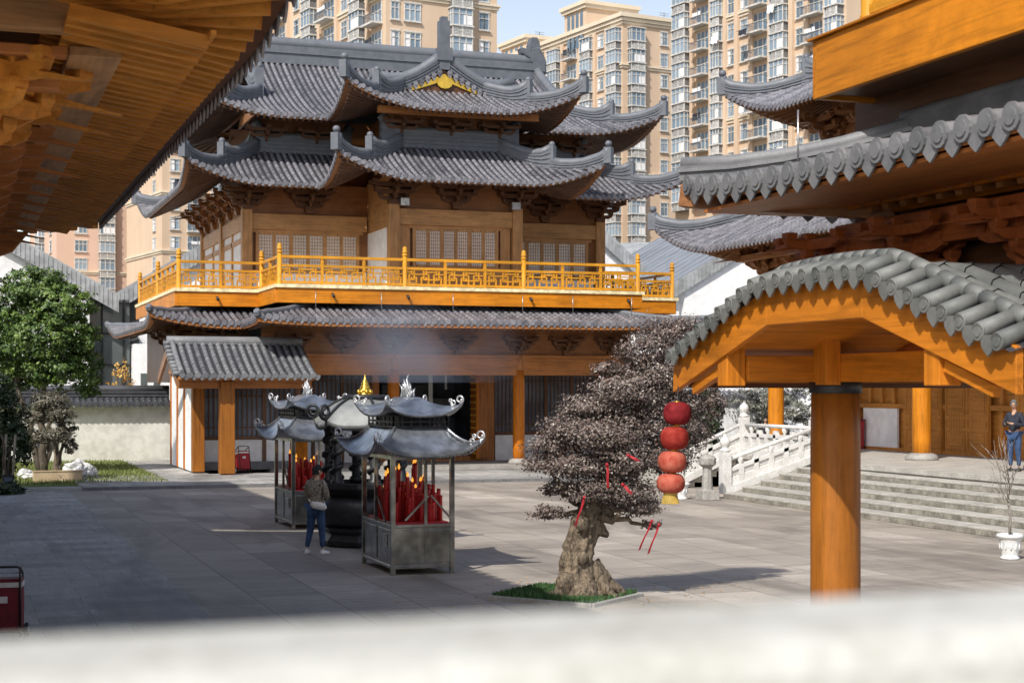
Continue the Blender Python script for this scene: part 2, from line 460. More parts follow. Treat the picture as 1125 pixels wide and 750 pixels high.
def slope(T, R, A, e, n, L, zE, prof, depth, start=None, lift=(0, 0), c=3.0, flare=.10, pitch=.25, r=.08, fade=3.0,
          rafter=2.4, seg=.32, thick=.16, skip_tiles=False, raft_every=1, rw=.085, drip=True, capn=8, fan=True, norafter=False, rin=.22):
    """T: tile mesh (mat 0 tile, 1 pan sheet), R: timber mesh (mat 0 boards, 1 rafters)"""
    A = V((A[0], A[1], 0)); e = V((e[0], e[1], 0)).normalized(); n = V((n[0], n[1], 0)).normalized()
    up = V((0, 0, 1))
    T.gid += 1; R.gid += 1
    N = max(1, round(L/pitch)); st = start or (lambda s: 0.0)
    def P(s, d, u=0.0):
        w0 = max(0, 1-s/c)**2 if lift[0] else 0
        w1 = max(0, 1-(L-s)/c)**2 if lift[1] else 0
        fd = max(0, 1-d/fade)
        p = A+e*s+n*d + (-n-e)*(flare*w0*fd) + (-n+e)*(flare*w1*fd)
        p.z = zE+prof(d)+(lift[0]*w0+lift[1]*w1)*fd+u
        return p
    cut = False
    for i in range(N):
        sl, sr, sm = i*L/N, (i+1)*L/N, (i+.5)*L/N
        d0, d1 = st(sm), depth(sm)
        if d1-d0 < .06:
            if cut: R.gid += 1; cut = False
            continue
        cut = True
        K = max(1, math.ceil((d1-d0)/.5))
        ds = [d0+(d1-d0)*k/K for k in range(K+1)]
        T.cs = False
        if not skip_tiles:
            T.cm = 1; T.cr = .3
            a = [T.vert(P(sl, d)) for d in ds]; b = [T.vert(P(sr, d)) for d in ds]
            for k in range(K): T.face((a[k], b[k], b[k+1], a[k+1]))
            # row of barrel tiles
            T.cm = 0; q = max(1, math.ceil((d1-d0)/seg))
            base = random.random()
            edges = [d0-.03+(d1-d0+.03)*k/q for k in range(q+1)]
            for k in range(q):
                T.cr = min(1, max(0.02, base*.6+random.random()*.4)); T.cs = True
                pa, pb = P(sm, edges[k], .01), P(sm, edges[k+1], .01)
                rings = []
                for p, rr in ((pa, r), (pb, r*.86)):
                    rings.append([p+e*(rr*math.cos(x))+up*(rr*math.sin(x)) for x in (PI*.0, PI*.22, PI*.5, PI*.78, PI)])
                T.ring_loft(rings, False, (False, False)); T.cs = False
            # end cap and drip tile
            T.cr = .25+.6*random.random()
            pc = P(sm, d0-.035, .012)
            ring = [pc+e*(r*1.12*math.cos(2*PI*x/capn))+up*(r*1.12*math.sin(2*PI*x/capn)) for x in range(capn)]
            T.prism(ring, n*.03)
            if capn > 10:
                T.prism([pc-n*.012+(q-pc)*.62 for q in ring], n*.012)
            if drip:
                T.cr = .25+.6*random.random()
                pd = P(sr, d0-.012, 0); w = L/N*.40
                T.prism([pd-e*w+up*.02, pd+e*w+up*.02, pd+e*w*1.05-up*r*.45, pd+e*w*.82-up*r*1.1, pd+e*w*.42-up*r*1.6, pd-up*r*2.0, pd-e*w*.42-up*r*1.6, pd-e*w*.82-up*r*1.1, pd-e*w*1.05-up*r*.45], n*.02)
        # soffit board + fascia
        R.cm = 0; R.cs = False; R.cr = 0
        dm = min(d1, d0+rafter+.6)
        KK = max(1, math.ceil((dm-d0)/.8)); dd = [d0+.02+(dm-d0-.02)*k/KK for k in range(KK+1)]
        a = [R.vert(P(sl, d, -thick)) for d in dd]; b = [R.vert(P(sr, d, -thick)) for d in dd]
        for k in range(KK): R.face((b[k], a[k], a[k+1], b[k+1]))
        R.poly([P(sl, d0+.02, -thick), P(sr, d0+.02, -thick), P(sr, d0+.02, -.004), P(sl, d0+.02, -.004)])
        if i % raft_every == 0 and not norafter:
            R.cm = 1; R.cr = random.random()*.6
            r1 = min(d1, d0+rafter)
            if fan:
                # rafters fan toward the corners
                def tgt(s):
                    if lift[0] and s < c: return max(s, c*.92-(c-s)*.18)
                    if lift[1] and L-s < c: return L-max(L-s, c*.92-(c-L+s)*.18)
                    return s
                s2 = tgt(sm); dr = max(r1, min(rafter, d0+rafter)) if s2 != sm else r1
                pa = P(sm, d0+rin, -thick-.06); pb = P(s2, dr, -thick-.06); pm = P((sm+s2)/2, (d0+rin+dr)/2, -thick-.06)
                R.bar(pa, pm, rw, rw*1.2); R.bar(pm, pb, rw, rw*1.2)
            else:
                R.bar(P(sm, d0+rin, -thick-.06), P(sm, (d0+r1)/2, -thick-.06), rw, rw*1.2)
                R.bar(P(sm, (d0+r1)/2, -thick-.06), P(sm, r1, -thick-.06), rw, rw*1.2)
    return P

def ridge_band(G, pts, w, h, ledges=2, cap=True, caprad=None):
    if not getattr(G, 'hold', False): G.gid += 1
    pts = [V(p) for p in pts]; n = len(pts)
    hs = list(h) if isinstance(h, (list, tuple)) else [h]*n
    G.cr = .35; G.cm = 0
    G.sweep(pts, w, hs, -.06)
    for k in range(1, ledges+1):
        f = k/(ledges+1)
        G.cr = .7
        G.sweep([p+V((0, 0, hs[i]*f-.05)) for i, p in enumerate(pts)], w*1.28, .035)
    if cap:
        G.cr = .8
        rr = caprad or w*.62
        G.tube([p+V((0, 0, hs[i]-.03)) for i, p in enumerate(pts)], rr, 8)

def hip_ridge(G, P, L, side, T, w=.26, h=.28, split=1.5, tipup=.48, second=.46):
    """ridge from the corner (t=0) to depth T; outer low tier with an upturned end, inner tall tier with its own end"""
    G.gid += 1; G.hold = True
    f = (lambda t: P(t, t)) if side == 0 else (lambda t: P(L-t, t))
    c = f(0); d = f(.3)-c; d.z = 0; out = -d.normalized()
    ts = [0, .15, .35, .6, .9, 1.2, split]
    pts = [c+out*.08+V((0, 0, .06))]+[f(t) for t in ts]
    hs = [tipup, tipup*.86, tipup*.7, h*1.15, h, h, h, h]
    ridge_band(G, pts, w, hs, 2)
    q = pts[0]; G.cr = .5
    if tipup > .3:
        G.box(q+V((0, 0, tipup*.5-.05)), (w*1.15, w*1.15, tipup+.12), math.atan2(out.y, out.x))
        G.ell(q+V((0, 0, tipup+.14)), (w*.55, w*.55, w*.5), 8, 5)
    if T > split+.3:
        N = 6
        tt = [split+(T-split)*k/N for k in range(N+1)]
        pts = [f(t) for t in tt]
        hh = [second*1.75, second*1.25, second]+[second*.92]*(N-2)
        ridge_band(G, pts, w*1.05, hh, 3)
        q = pts[0]
        G.cr = .5
        G.box(q+V((0, 0, second*.9)), (w*.9, w*1.1, second*1.9), math.atan2(out.y, out.x))
        G.ell(q+V((0, 0, second*1.95)), (w*.5, w*.5, w*.5), 8, 5)
    G.hold = False

def dougong(mb, c, rz, k=1.0, tiers=3):
    """timber bracket set: c is the bottom of the base block, projecting toward local -Y"""
    old = mb.M
    mb.M = Matrix.Translation(V(c)) @ Matrix.Rotation(rz, 4, 'Z') @ Matrix.Scale(k, 4)
    def block(x, y, z, s=.2):
        lo = s*.36; hi = s*.5
        rings = [[(x+i*a, y+j*a, z+zz) for i, j in ((-1, -1), (1, -1), (1, 1), (-1, 1))] for a, zz in ((lo, 0), (hi, s*.35), (hi, s*.7))]
        mb.cs = False; mb.ring_loft(rings)
    mb.cr = .2
    block(0, 0, 0, .42)
    for t in range(tiers):
        z = .27+t*.26; mb.cr = random.random()*.5
        L = .62+.22*t
        # lateral curved arm
        for yy in ([0] if t == 0 else [0, -.32*t]):
            pts = [(-L, yy-.06, z+.17), (-L, yy-.06, z+.08), (-L*.72, yy-.06, z), (L*.72, yy-.06, z), (L, yy-.06, z+.08), (L, yy-.06, z+.17)]
            mb.prism(pts, (0, .12, 0))
            for xx in (-L*.9, 0, L*.9): block(xx, yy, z+.15, .2)
        # projecting arm
        q = -.38-.34*t
        pts = [(-.06, .3, z+.17), (-.06, .3, z), (-.06, q+.16, z), (-.06, q, z+.08), (-.06, q-.05, z+.17)]
        mb.prism(pts, (.12, 0, 0))
        block(0, q+.06, z+.15, .2)
    # slanted beak
    z = .27+tiers*.26-.18; q = -.5-.34*tiers
    mb.prism([(-.055, .2, z+.25), (-.055, .2, z+.08), (-.055, q+.1, z-.14), (-.055, q-.12, z-.16)], (.11, 0, 0))
    mb.M = old

# fretwork railing
FRET = [((0, .30), (.62, .30)), ((.38, .68), (1, .68)), ((.22, 0), (.22, .68)), ((.22, .68), (.38, .68)), ((.62, .30), (.62, 1)), ((.80, 0), (.80, .46)), ((.62, .46), (.80, .46)), ((.42, .30), (.42, .50)), ((.0, .84), (.42, .84)), ((.42, .68), (.42, 1))]
def railing_run(parent, p0, p1, z0, bays, heights=(.10, .70, 1.02), mat='yrail_', post_h=1.50, ends=(True, True), post_mesh=[None]):
    p0, p1 = V((p0[0], p0[1], z0)), V((p1[0], p1[1], z0)); d = p1-p0; L = d.length; t = d/L
    a = ax_of(t); mb = MB()
    zl, zm, zt = heights
    z = lambda q, h: q+V((0, 0, h))
    mb.bar(z(p0, zl), z(p1, zl), .09, .09); mb.bar(z(p0, zm), z(p1, zm), .085, .09); mb.bar(z(p0, zt), z(p1, zt), .10, .10)
    n = bays
    for i in range(n):
        s0, s1 = L*i/n, L*(i+1)/n
        q0 = p0+t*(s0+.06); w = s1-s0-.12
        cells = max(1, round(w/.50)); cw = w/cells
        for k in range(cells):
            fl = k % 2
            for (u0, v0), (u1, v1) in FRET:
                if fl: u0, u1 = 1-u0, 1-u1
                mb.bar(q0+t*(k*cw+u0*cw)+V((0, 0, zl+.04+v0*(zm-zl-.08))), q0+t*(k*cw+u1*cw)+V((0, 0, zl+.04+v1*(zm-zl-.08))), .055, .045)
        if i: 
            q = p0+t*s0
            mb.box(z(q, (zm+.22)/2), (.10, .10, zm+.22))
            mb.lathe(z(q, zm+.22), [(.05, 0), (.065, .03), (.04, .06), (.03, .10)], 8)
    mb.build('railing', mat+a, parent)
    for k, q in enumerate((p0, p1)):
        if not ends[k]: continue
        pb = MB()
        pb.lathe(q, [(.095, 0), (.095, .05), (.085, .06), (.085, post_h-.36)], 12)
        pb.build_mats = None
        pb.cm = 1
        pb.lathe(q, [(.085, post_h-.36), (.11, post_h-.34), (.11, post_h-.30), (.08, post_h-.28), (.075, post_h-.24), (.105, post_h-.22), (.105, post_h-.19), (.075, post_h-.17), (.085, post_h-.10), (.075, post_h-.04), (.03, post_h)], 12)
        pb.build('railing_post', [mat+'z', mat+'z'], parent)

def lattice_window(parent, c, w, h, axis, face, leaves=2, wood_='wu', nx=5, ny=10, depth=.09):
    """c centre of the opening; axis 'x' or 'y' of its width; face: outward sign along the other axis"""
    c = V(c); t = V((1, 0, 0)) if axis == 'x' else V((0, 1, 0)); o = V((0, 1, 0))*face if axis == 'x' else V((1, 0, 0))*face
    fr = MB(); pane = MB()
    lw = w/leaves
    for i in range(leaves):
        q = c+t*(-w/2+lw*(i+.5))
        for s in (-1, 1):
            fr.bar(q+t*(s*(lw/2-.035))+V((0, 0, -h/2)), q+t*(s*(lw/2-.035))+V((0, 0, h/2)), .06, depth, t if False else (o.x, o.y, 0))
            fr.bar(q-t*(lw/2-.09)+V((0, 0, s*(h/2-.045))), q+t*(lw/2-.09)+V((0, 0, s*(h/2-.045))), depth, .085)
        iw, ih = lw-.13, h-.17
        for k in range(1, nx): fr.bar(q+t*(-iw/2+iw*k/nx)-V((0, 0, ih/2)), q+t*(-iw/2+iw*k/nx)+V((0, 0, ih/2)), .014, .025, (o.x, o.y, 0))
        for k in range(1, ny): fr.bar(q-t*(iw/2)+V((0, 0, -ih/2+ih*k/ny)), q+t*(iw/2)+V((0, 0, -ih/2+ih*k/ny)), .025, .014)
    f = fr.build('window', wood_+'z', parent)
    a = c-t*(w/2)-o*.03; b = c+t*(w/2)-o*.03
    pane.poly([a-V((0, 0, h/2)), b-V((0, 0, h/2)), b+V((0, 0, h/2)), a+V((0, 0, h/2))])
    pane.build('pane', 'paper', f)
    return f
M['coping'] = plain('sunlit balcony coping', (.86, .74, .44), .6)  # strip coloured extra pale; sun brightness is painted into it
M['paper'] = plain('window paper', (.93, .92, .88), .8, 0, .12, 1.5)

# ================================================================ THE HALL ACROSS THE COURT
hall = thing('temple_hall', 'brown timber temple hall with stacked grey tiled roofs and bright orange fretwork balcony', 'temple', (18.05, 66, 0))
CX, CYR = 18.05, 66.6

def rect_skirt(hips, hall, x0, x1, y0, y1, zE, prof, dmax, lift, sides, proj=None, notch=None, wallband=None, pitch=.25, c=3., bandh=.42, bx=None, timber='wb', **kw):
    """skirt roof around a rectangle; sides subset of 'flrb'"""
    T, R, G = MB(), MB(), MB()
    Ps = {}
    if 'f' in sides:
        def st(s):
            if notch:
                X = x0+s
                if notch[0] < X < notch[1]: return min(X-notch[0], notch[1]-X)
            return 0.
        L = x1-x0
        dep = lambda s: min(s, L-s, dmax)
        Ps['f'] = slope(T, R, (x0, y0), (1, 0), (0, 1), L, zE, prof, dep, st, (lift, lift), c, pitch=pitch, **kw)
        hip_ridge(G, Ps['f'], L, 0, dmax, **hips); hip_ridge(G, Ps['f'], L, 1, dmax, **hips)
    if 'l' in sides:
        L = y1-y0
        if proj is not None:
            Ps['l'] = slope(T, R, (x0, y0), (0, 1), (1, 0), L, zE, prof, lambda s: min(s, dmax), lambda s: max(0, y0+s-proj), (lift, 0), c, pitch=pitch, **kw)
        else:
            Ps['l'] = slope(T, R, (x0, y0), (0, 1), (1, 0), L, zE, prof, lambda s: min(s, L-s, dmax), None, (lift, lift), c, pitch=pitch, **kw)
            hip_ridge(G, Ps['l'], L, 1, dmax, **hips)
    if 'r' in sides:
        L = y1-y0
        if proj is not None:
            Ps['r'] = slope(T, R, (x1, y0), (0, 1), (-1, 0), L, zE, prof, lambda s: min(s, dmax), lambda s: max(0, y0+s-proj), (lift, 0), c, pitch=pitch, **kw)
        else:
            Ps['r'] = slope(T, R, (x1, y0), (0, 1), (-1, 0), L, zE, prof, lambda s: min(s, L-s, dmax), None, (lift, lift), c, pitch=pitch, **kw)
    return T, R, G, Ps

LOWHIP = dict(w=.18, h=.12, tipup=.15, split=3.4)
prof2 = lambda d: .40*d+.035*d*d
prof1 = lambda d: .25*d
prof3 = lambda d: .30*d+.029*d*d

def band(G, p0, p1, z, h, w=.3, curl=True):
    """ridge along the foot of the upper wall, its ends curling up"""
    p0, p1 = V((*p0, z)), V((*p1, z)); N = 14
    pts = [p0.lerp(p1, k/N) for k in range(N+1)]
    hs = [h*(1+ (.9*max(0, 1-min(k, N-k)/1.6)**1.5 if curl else 0)) for k in range(N+1)]
    ridge_band(G, pts, w, hs, 3)

def finish_roof(name, T, R, G, timber='wb'):
    r = T.build(name, ['tile', 'tile_sheet'], hall)
    R.build('rafter_soffit', [timber+'x', 'wgy'], r)
    G.build('roof_ridge', 'ridge', r)
    return r

# lower roofs
WYF, WYM = 61.3, 61.3
T, R, G, Ps = rect_skirt(LOWHIP, hall, 6.85, 29.25, 58.6, 74.6, 5.46, prof1, 3.2, .40, 'fl', notch=(10.1, 26.0), r=.095, thick=.23)
T2, R2, G2, Ps2 = rect_skirt(LOWHIP, hall, 10.1, 26.0, 55.0, 61.0, 5.46, prof1, 3.2, .12, 'flr', proj=58.6, r=.095, thick=.23)
finish_roof('lower_roof', T, R, MB() if False else G, 'wn'); finish_roof('lower_roof', T2, R2, G2, 'wn')
# middle roofs
T, R, G, Ps = rect_skirt({}, hall, 8.15, 27.95, 58.8, 74.4, 10.7, prof2, 3.15, .82, 'fl', notch=(13.0, 23.1))
band(G, (9.6+1.6, 61.95), (15.0, 61.95), 10.7+prof2(3.15), .62); band(G, (21.1, 61.95), (25.0, 61.95), 10.7+prof2(3.15), .62)
G2_ = MB(); band(G, (11.25, 62), (11.25, 71.5), 10.7+prof2(3.15), .62)
finish_roof('middle_roof', T, R, G)
T, R, G, Ps = rect_skirt({}, hall, 13.0, 23.1, 55.3, 62.0, 10.65, prof2, 3.1, .88, 'flr', proj=58.8)
band(G, (15.3, 58.4), (20.8, 58.4), 10.65+prof2(3.1), .62)
band(G, (15.95, 58.5), (15.95, 62), 10.65+prof2(3.1), .62, .3, False)
finish_roof('middle_roof', T, R, G)
# top main roof (hip and gable)
def depth_x(L, g, D): return lambda s: (s if s < g else (L-s if L-s < g else D))
T, R, G = MB(), MB(), MB()
x0, x1, y0, y1, zt, gs = 8.6, 27.5, 59.9, 73.3, 13.45, 2.9
L = x1-x0; D = (y1-y0)/2
nf = lambda s: (min(x0+s-13.55, 22.55-x0-s) if 13.55 < x0+s < 22.55 else 0)
PF = slope(T, R, (x0, y0), (1, 0), (0, 1), L, zt, prof3, depth_x(L, gs, D), nf, (.85, .85), 3.4)
PB = slope(T, R, (x0, y1), (1, 0), (0, -1), L, zt, prof3, depth_x(L, gs, D), None, (.85, .85), 3.4, pitch=.5)
PL = slope(T, R, (x0, y0), (0, 1), (1, 0), y1-y0, zt, prof3, lambda s: min(s, y1-y0-s, gs), None, (.85, .85), 3.4)
PR = slope(T, R, (x1, y0), (0, 1), (-1, 0), y1-y0, zt, prof3, lambda s: min(s, y1-y0-s, gs), None, (.85, .85), 3.4)
for s_ in (0, 1):
    hip_ridge(G, PF, L, s_, gs, split=1.5)
hip_ridge(G, PL, y1-y0, 1, gs, split=1.5)
zr = zt+prof3(D)
ridge_band(G, [(x0+gs-.15+k*(L-2*gs+.3)/16, CYR, zr) for k in range(17)], .42, .85, 1)
for X, sg in ((x0+gs, 1), (x1-gs, -1)):
    for yy, sy in ((y0, 1), (y1, -1)):
        pts = [V((X, yy+sy*d, zt+prof3(d))) for d in np.linspace(gs+.05, D, 8)]
        ridge_band(G, pts, .32, [.95, .6, .5, .45, .45, .45, .45, .5], 2)
        G.cr = .5; G.box(pts[0]+V((0, 0, .55)), (.34, .3, 1.2)); G.ell(pts[0]+V((0, 0, 1.2)), (.18, .18, .16), 8, 5)
top = T.build('top_roof', ['tile', 'tile_sheet'], hall); R.build('rafter_soffit', ['wbx', 'wgy'], top); G.build('roof_ridge', 'ridge', top)
GB = MB()
for X in (x0+gs+.45, x1-gs-.45):
    GB.prism([(X, y0+gs, zt+prof3(gs)-.1), (X, CYR, zr-.12), (X, y1-gs, zt+prof3(gs)-.1)], (.1, 0, 0))
GB.build('gable_board', 'wby', top)
# ridge-end dragon ornaments
def chiwen(parent, c, sgn):
    mb = MB(); x, y, z = c
    prof = [(-.42, -.1), (.30, -.1), (.34, .35), (.50, .62), (.78, .78), (.86, .98), (.62, 1.02), (.40, .92), (.42, 1.15), (.30, 1.5), (.02, 1.52), (-.10, 1.30), (-.14, .95), (-.30, .75), (-.42, .45)]
    mb.cr = .15
    mb.prism([(x-sgn*a, y-.2, z+b) for a, b in prof], (0, .4, 0))
    mb.prism([(x-sgn*a*.8+sgn*.02, y-.27, z+b*.8+.05) for a, b in prof[:9]+prof[11:]], (0, .54, 0))
    mb.ell((x-sgn*.5, y, z+.8), (.16, .3, .1), 8, 5)
    mb.build('ridge_ornament', 'ridge', parent, .03)
chiwen(top, (x0+gs, CYR, zr+.35), -1); chiwen(top, (x1-gs, CYR, zr+.35), 1)
# projecting gable-fronted roof
T, R, G = MB(), MB(), MB()
px0, px1, py0 = 13.55, 22.55, 56.4
Lp = px1-px0; Dp = Lp/2
QF = slope(T, R, (px0, py0), (1, 0), (0, 1), Lp, zt-.02, prof3, lambda s: min(s, Lp-s, gs), None, (.9, .9), 3.2)
Ls = 8.0
QL = slope(T, R, (px0, py0), (0, 1), (1, 0), Ls, zt-.02, prof3, lambda s: s if s < gs else Dp, lambda s: max(0, py0+s-y0), (.9, 0), 3.2)
QR = slope(T, R, (px1, py0), (0, 1), (-1, 0), Ls, zt-.02, prof3, lambda s: s if s < gs else Dp, lambda s: max(0, py0+s-y0), (.9, 0), 3.2)
hip_ridge(G, QF, Lp, 0, gs, split=1.5, tipup=.5); hip_ridge(G, QF, Lp, 1, gs, split=1.5, tipup=.5)
zrp = zt+prof3(Dp)
ridge_band(G, [(CX, py0+gs+.1+k*.9, zrp) for k in range(8)], .34, .55, 3)
GX = py0+gs
for sx in (-1, 1):
    pts = [V((CX+sx*(Dp-d), GX, zt+prof3(d)+.02)) for d in np.linspace(gs+.0, Dp-.15, 7)]
    pts2 = [V((CX+sx*(Dp-gs+1.3), GX, zt+prof3(gs)-.28)), V((CX+sx*(Dp-gs+.6), GX, zt+prof3(gs)-.12))]+pts
    ridge_band(G, pts2, .34, [.85, .55, .46, .44, .44, .46, .5, .55, .62], 3)
    # verge tile ends over the pediment
    for d in np.linspace(gs-.55, Dp-.2, 9):
        q = V((CX+sx*(Dp-d), GX-.28, zt+prof3(max(d, gs-.7))+.0))
        T.cm = 0; T.cr = random.random(); T.tube([q, q+V((0, .25, .02))], .085, 8)
        T.prism([q+V((-.12, .03, -.05)), q+V((.12, .03, -.05)), q+V((0, .03, -.24))], (0, .02, 0))
G.cr = .3
G.box((CX, GX-.05, zrp+.95), (.42, .36, 1.9)); G.box((CX, GX-.12, zrp+.6), (.6, .34, .5)); G.box((CX, GX-.05, zrp+1.95), (.26, .3, .22))
ptop = T.build('gabled_front_roof', ['tile', 'tile_sheet'], hall); R.build('rafter_soffit', ['wbx', 'wgy'], ptop); G.build('roof_ridge', 'ridge', ptop)
PD = MB(); zb = zt+prof3(gs)
PD.cm = 0
PD.prism([(CX-1.75, GX-.10, zb-.12), (CX+1.75, GX-.10, zb-.12), (CX, GX-.10, zrp+.0)], (0, .08, 0))
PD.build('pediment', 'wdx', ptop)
GD = MB()
for sx in (-1, 1):
    GD.prism([(CX+sx*1.55, GX-.16, zb-.02), (CX+sx*1.25, GX-.16, zb-.04), (CX, GX-.16, zrp-.42), (CX, GX-.16, zrp-.16)], (0, .05, 0))
GD.prism([(CX+.32*math.cos(a), GX-.22, zrp-.5+.24*math.sin(a)) for a in np.linspace(0, 2*PI, 13)[:-1]], (0, .05, 0))
GD.build('gilded_gable_trim', 'gold', ptop)

# ---- walls and frames
def wall_box(parent, name, mat, x0, y0, z0, x1, y1, z1):
    mb = MB(); mb.b2(x0, y0, z0, x1, y1, z1); return mb.build(name, mat, parent)
# plinth
pl = MB(); pl.b2(10.9, 56.6, .0, 25.3, 58.6, .14); pl.b2(9.2, 58.603, .0, 26.9, 72.0, .137); pl.build('plinth', 'stone', hall)
# lower storey
core = MB(); core.b2(10.75, 61.45, .14, 15.75, 72, 6.05); core.b2(20.75, 61.45, .14, 25.4, 72, 6.05); core.b2(15.75, 66.5, .14, 20.75, 72, 6.05)
core.b2(15.75, 61.45, 4.2, 20.75, 66.5, 6.05)
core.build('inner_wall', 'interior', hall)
def column(parent, x, y, z0, z1, r, mat='woz', base=True, name='column'):
    mb = MB(); mb.lathe((x, y, 0), [(r*.97, z0), (r, z0+.6), (r, z1-.5), (r*.96, z1)], 20)
    c = mb.build(name, mat, parent)
    if base:
        b = MB(); b.lathe((x, y, z0-.004), [(r*1.75, 0), (r*1.8, .06), (r*1.55, .16), (r*1.15, .20), (r*1.04, .21)], 20); b.build('column_base', 'stone', c)
    return c
cols = (11.9, 15.7, 20.7, 24.5)
for x in cols: column(hall, x, 58.0, .14, 3.75, .23)
mb = MB()
for a, b in zip(cols[:-1], cols[1:]):
    mb.b2(a, 57.84, 3.55, b, 58.16, 4.2)
mb.b2(10.7, 57.84, 3.55, 11.9, 58.16, 4.2); mb.b2(24.5, 57.84, 3.55, 25.9, 58.16, 4.2)
mb.build('lintel_beam', 'wnx', hall, .015)
mb = MB(); mb.b2(10.7, 57.95, 4.2, 25.4, 58.05, 5.55); mb.build('frieze_panel', 'wbx', hall)
mb = MB(); mb.b2(10.7, 57.8, 4.203, 25.6, 58.2, 4.32); mb.build('architrave', 'wnx', hall)
for x in cols:
    mb = MB(); mb.lathe((x, 57.98, 0), [(.2, 3.7), (.2, 4.35)], 16); mb.build('column_head', 'wnz', hall)
bm = MB()
for x in (11.9, 13.8, 15.7, 18.2, 20.7, 22.6, 24.5):
    mb = MB(); dougong(mb, (x, 57.92, 4.33), 0, .66); mb.build('bracket_set', 'wdx', hall)
# eave purlin
mb = MB(); mb.tube([(10.9, 56.2, 5.40), (25.4, 56.2, 5.40)], .12, 10); mb.build('eave_purlin', 'wnx', hall)
# lower facade between columns (Y 61.3)
def panel_wall(parent, x0, x1, y, z0, z1, n, dado=1.15, dadomat='plaster', seed=0):
    mb = MB(); mb.cm = 0
    mb.b2(x0, y, z1-.5, x1, y+.14, z1)
    for k in range(n+1):
        X = x0+(x1-x0)*k/n; mb.b2(X-.07, y-.03, z0, X+.07, y+.12, z1-.5)
    mb.b2(x0, y+.01, dado, x1, y+.13, dado+.12)
    for k in range(n):
        a, b = x0+(x1-x0)*k/n+.07, x0+(x1-x0)*(k+1)/n-.07
        m = 6
        for j in range(1, m):
            X = a+(b-a)*j/m; mb.b2(X-.02, y+.03, dado+.12, X+.02, y+.08, z1-.5)
        for zz in (dado+.45, z1-.85): mb.b2(a, y+.035, zz-.02, b, y+.075, zz+.02)
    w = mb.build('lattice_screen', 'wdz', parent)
    d = MB(); d.b2(x0, y+.04, z0, x1, y+.12, dado); d.build('dado_panel', dadomat, w)
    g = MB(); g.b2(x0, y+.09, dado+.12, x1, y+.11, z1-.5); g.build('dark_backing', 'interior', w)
panel_wall(hall, 20.75, 25.3, 61.2, .14, 4.2, 4)
panel_wall(hall, 11.0, 15.65, 61.2, .14, 4.2, 4)
# open centre doorway with studded leaf, threshold and dim shrine inside
mb = MB()
mb.b2(15.66, 61.1, .14, 15.95, 61.4, 4.2); mb.b2(20.45, 61.1, .14, 20.74, 61.4, 4.2); mb.b2(15.95, 61.12, 3.75, 20.45, 61.38, 4.2); mb.b2(15.95, 61.12, .14, 20.45, 61.3, .34)
mb.build('door_frame', 'wnz', hall)
lf = MB(); lf.b2(19.75, 60.35, .25, 19.86, 61.1, 3.7)
leafo = lf.build('door_leaf', 'woz', hall)
st = MB()
for k in range(13):
    for yy in (60.5, 60.75, 61.0): st.ell((19.73, yy, .45+k*.255), (.035, .045, .045), 8, 5)
st.build('door_stud', 'gold', leafo)
ip = MB(); ip.b2(19.9, 60.9, .25, 20.4, 60.98, 3.7); ip.build('door_leaf', 'wnz', hall)
sh = MB(); sh.b2(17.0, 65.2, .14, 19.8, 66.2, 1.3); sh.b2(17.3, 65.8, 1.3, 19.4, 66.2, 3.2); sh.b2(18.9, 64.4, .14, 19.9, 65, 2.6); sh.build('shrine_cabinet', 'plinth', hall)
st = MB(); st.b2(18.55, 63, 1.9, 18.72, 63.03, 3.75); st.b2(19.3, 63.2, 3.0, 19.4, 63.23, 3.75); st.build('hanging_scroll', 'plaster', hall)

# balcony
bal = node('balcony', hall)
fz0, fz1 = 6.12, 6.66
sl = MB(); sl.b2(11.03, 56.53, fz0+.2, 25.17, 60.2, fz1-.05); sl.b2(7.93, 60.03, fz0+.2, 28.27, 73.2, fz1-.052); sl.build('balcony_floor', 'floorboard', bal)
f = MB(); f.b2(10.98, 56.44, fz0, 25.22, 56.53, fz1); f.b2(7.9, 59.94, fz0, 10.94, 60.03, fz1); f.b2(25.26, 59.94, fz0, 28.3, 60.03, fz1); f.build('fascia_board', 'wcx', bal, .01)
f = MB(); f.b2(10.94, 56.5, fz0, 11.03, 60.0, fz1); f.b2(25.17, 56.54, fz0, 25.26, 60.0, fz1); f.b2(7.84, 59.97, fz0, 7.93, 73.2, fz1); f.b2(28.27, 60.04, fz0, 28.36, 73.2, fz1); f.build('fascia_board', 'wcy', bal, .01)
f = MB()
f.b2(10.9, 56.38, fz1, 25.3, 56.75, fz1+.12); f.b2(7.8, 59.88, fz1, 10.9, 60.25, fz1+.12); f.b2(25.3, 59.88, fz1, 28.4, 60.25, fz1+.12); f.b2(7.8, 60.25, fz1, 8.1, 73.2, fz1+.12); f.b2(10.9, 56.75, fz1, 11.2, 59.88, fz1+.12)
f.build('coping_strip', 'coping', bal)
sp = MB()
for x in (13.0, 15.8, 20.6, 24.6): sp.tube([(x, 56.42, 6.45), (x, 56.3, 6.42), (x, 56.24, 6.34)], .05, 8)
sp.tube([(9.4, 59.92, 6.45), (9.4, 59.8, 6.42), (9.4, 59.74, 6.34)], .05, 8)
sp.build('drain_spout', 'iron', bal)
zb_ = fz1+.10
X = [11.1, 15.75, 20.4, 25.1]
railing_run(bal, (X[0], 56.6), (X[1], 56.6), zb_, 3); railing_run(bal, (X[1], 56.6), (X[2], 56.6), zb_, 3, ends=(False, True)); railing_run(bal, (X[2], 56.6), (X[3], 56.6), zb_, 3, ends=(False, True))
railing_run(bal, (8.0, 60.1), (11.1, 60.1), zb_, 2)
railing_run(bal, (11.1, 56.75), (11.1, 60.0), zb_, 2, ends=(False, False))
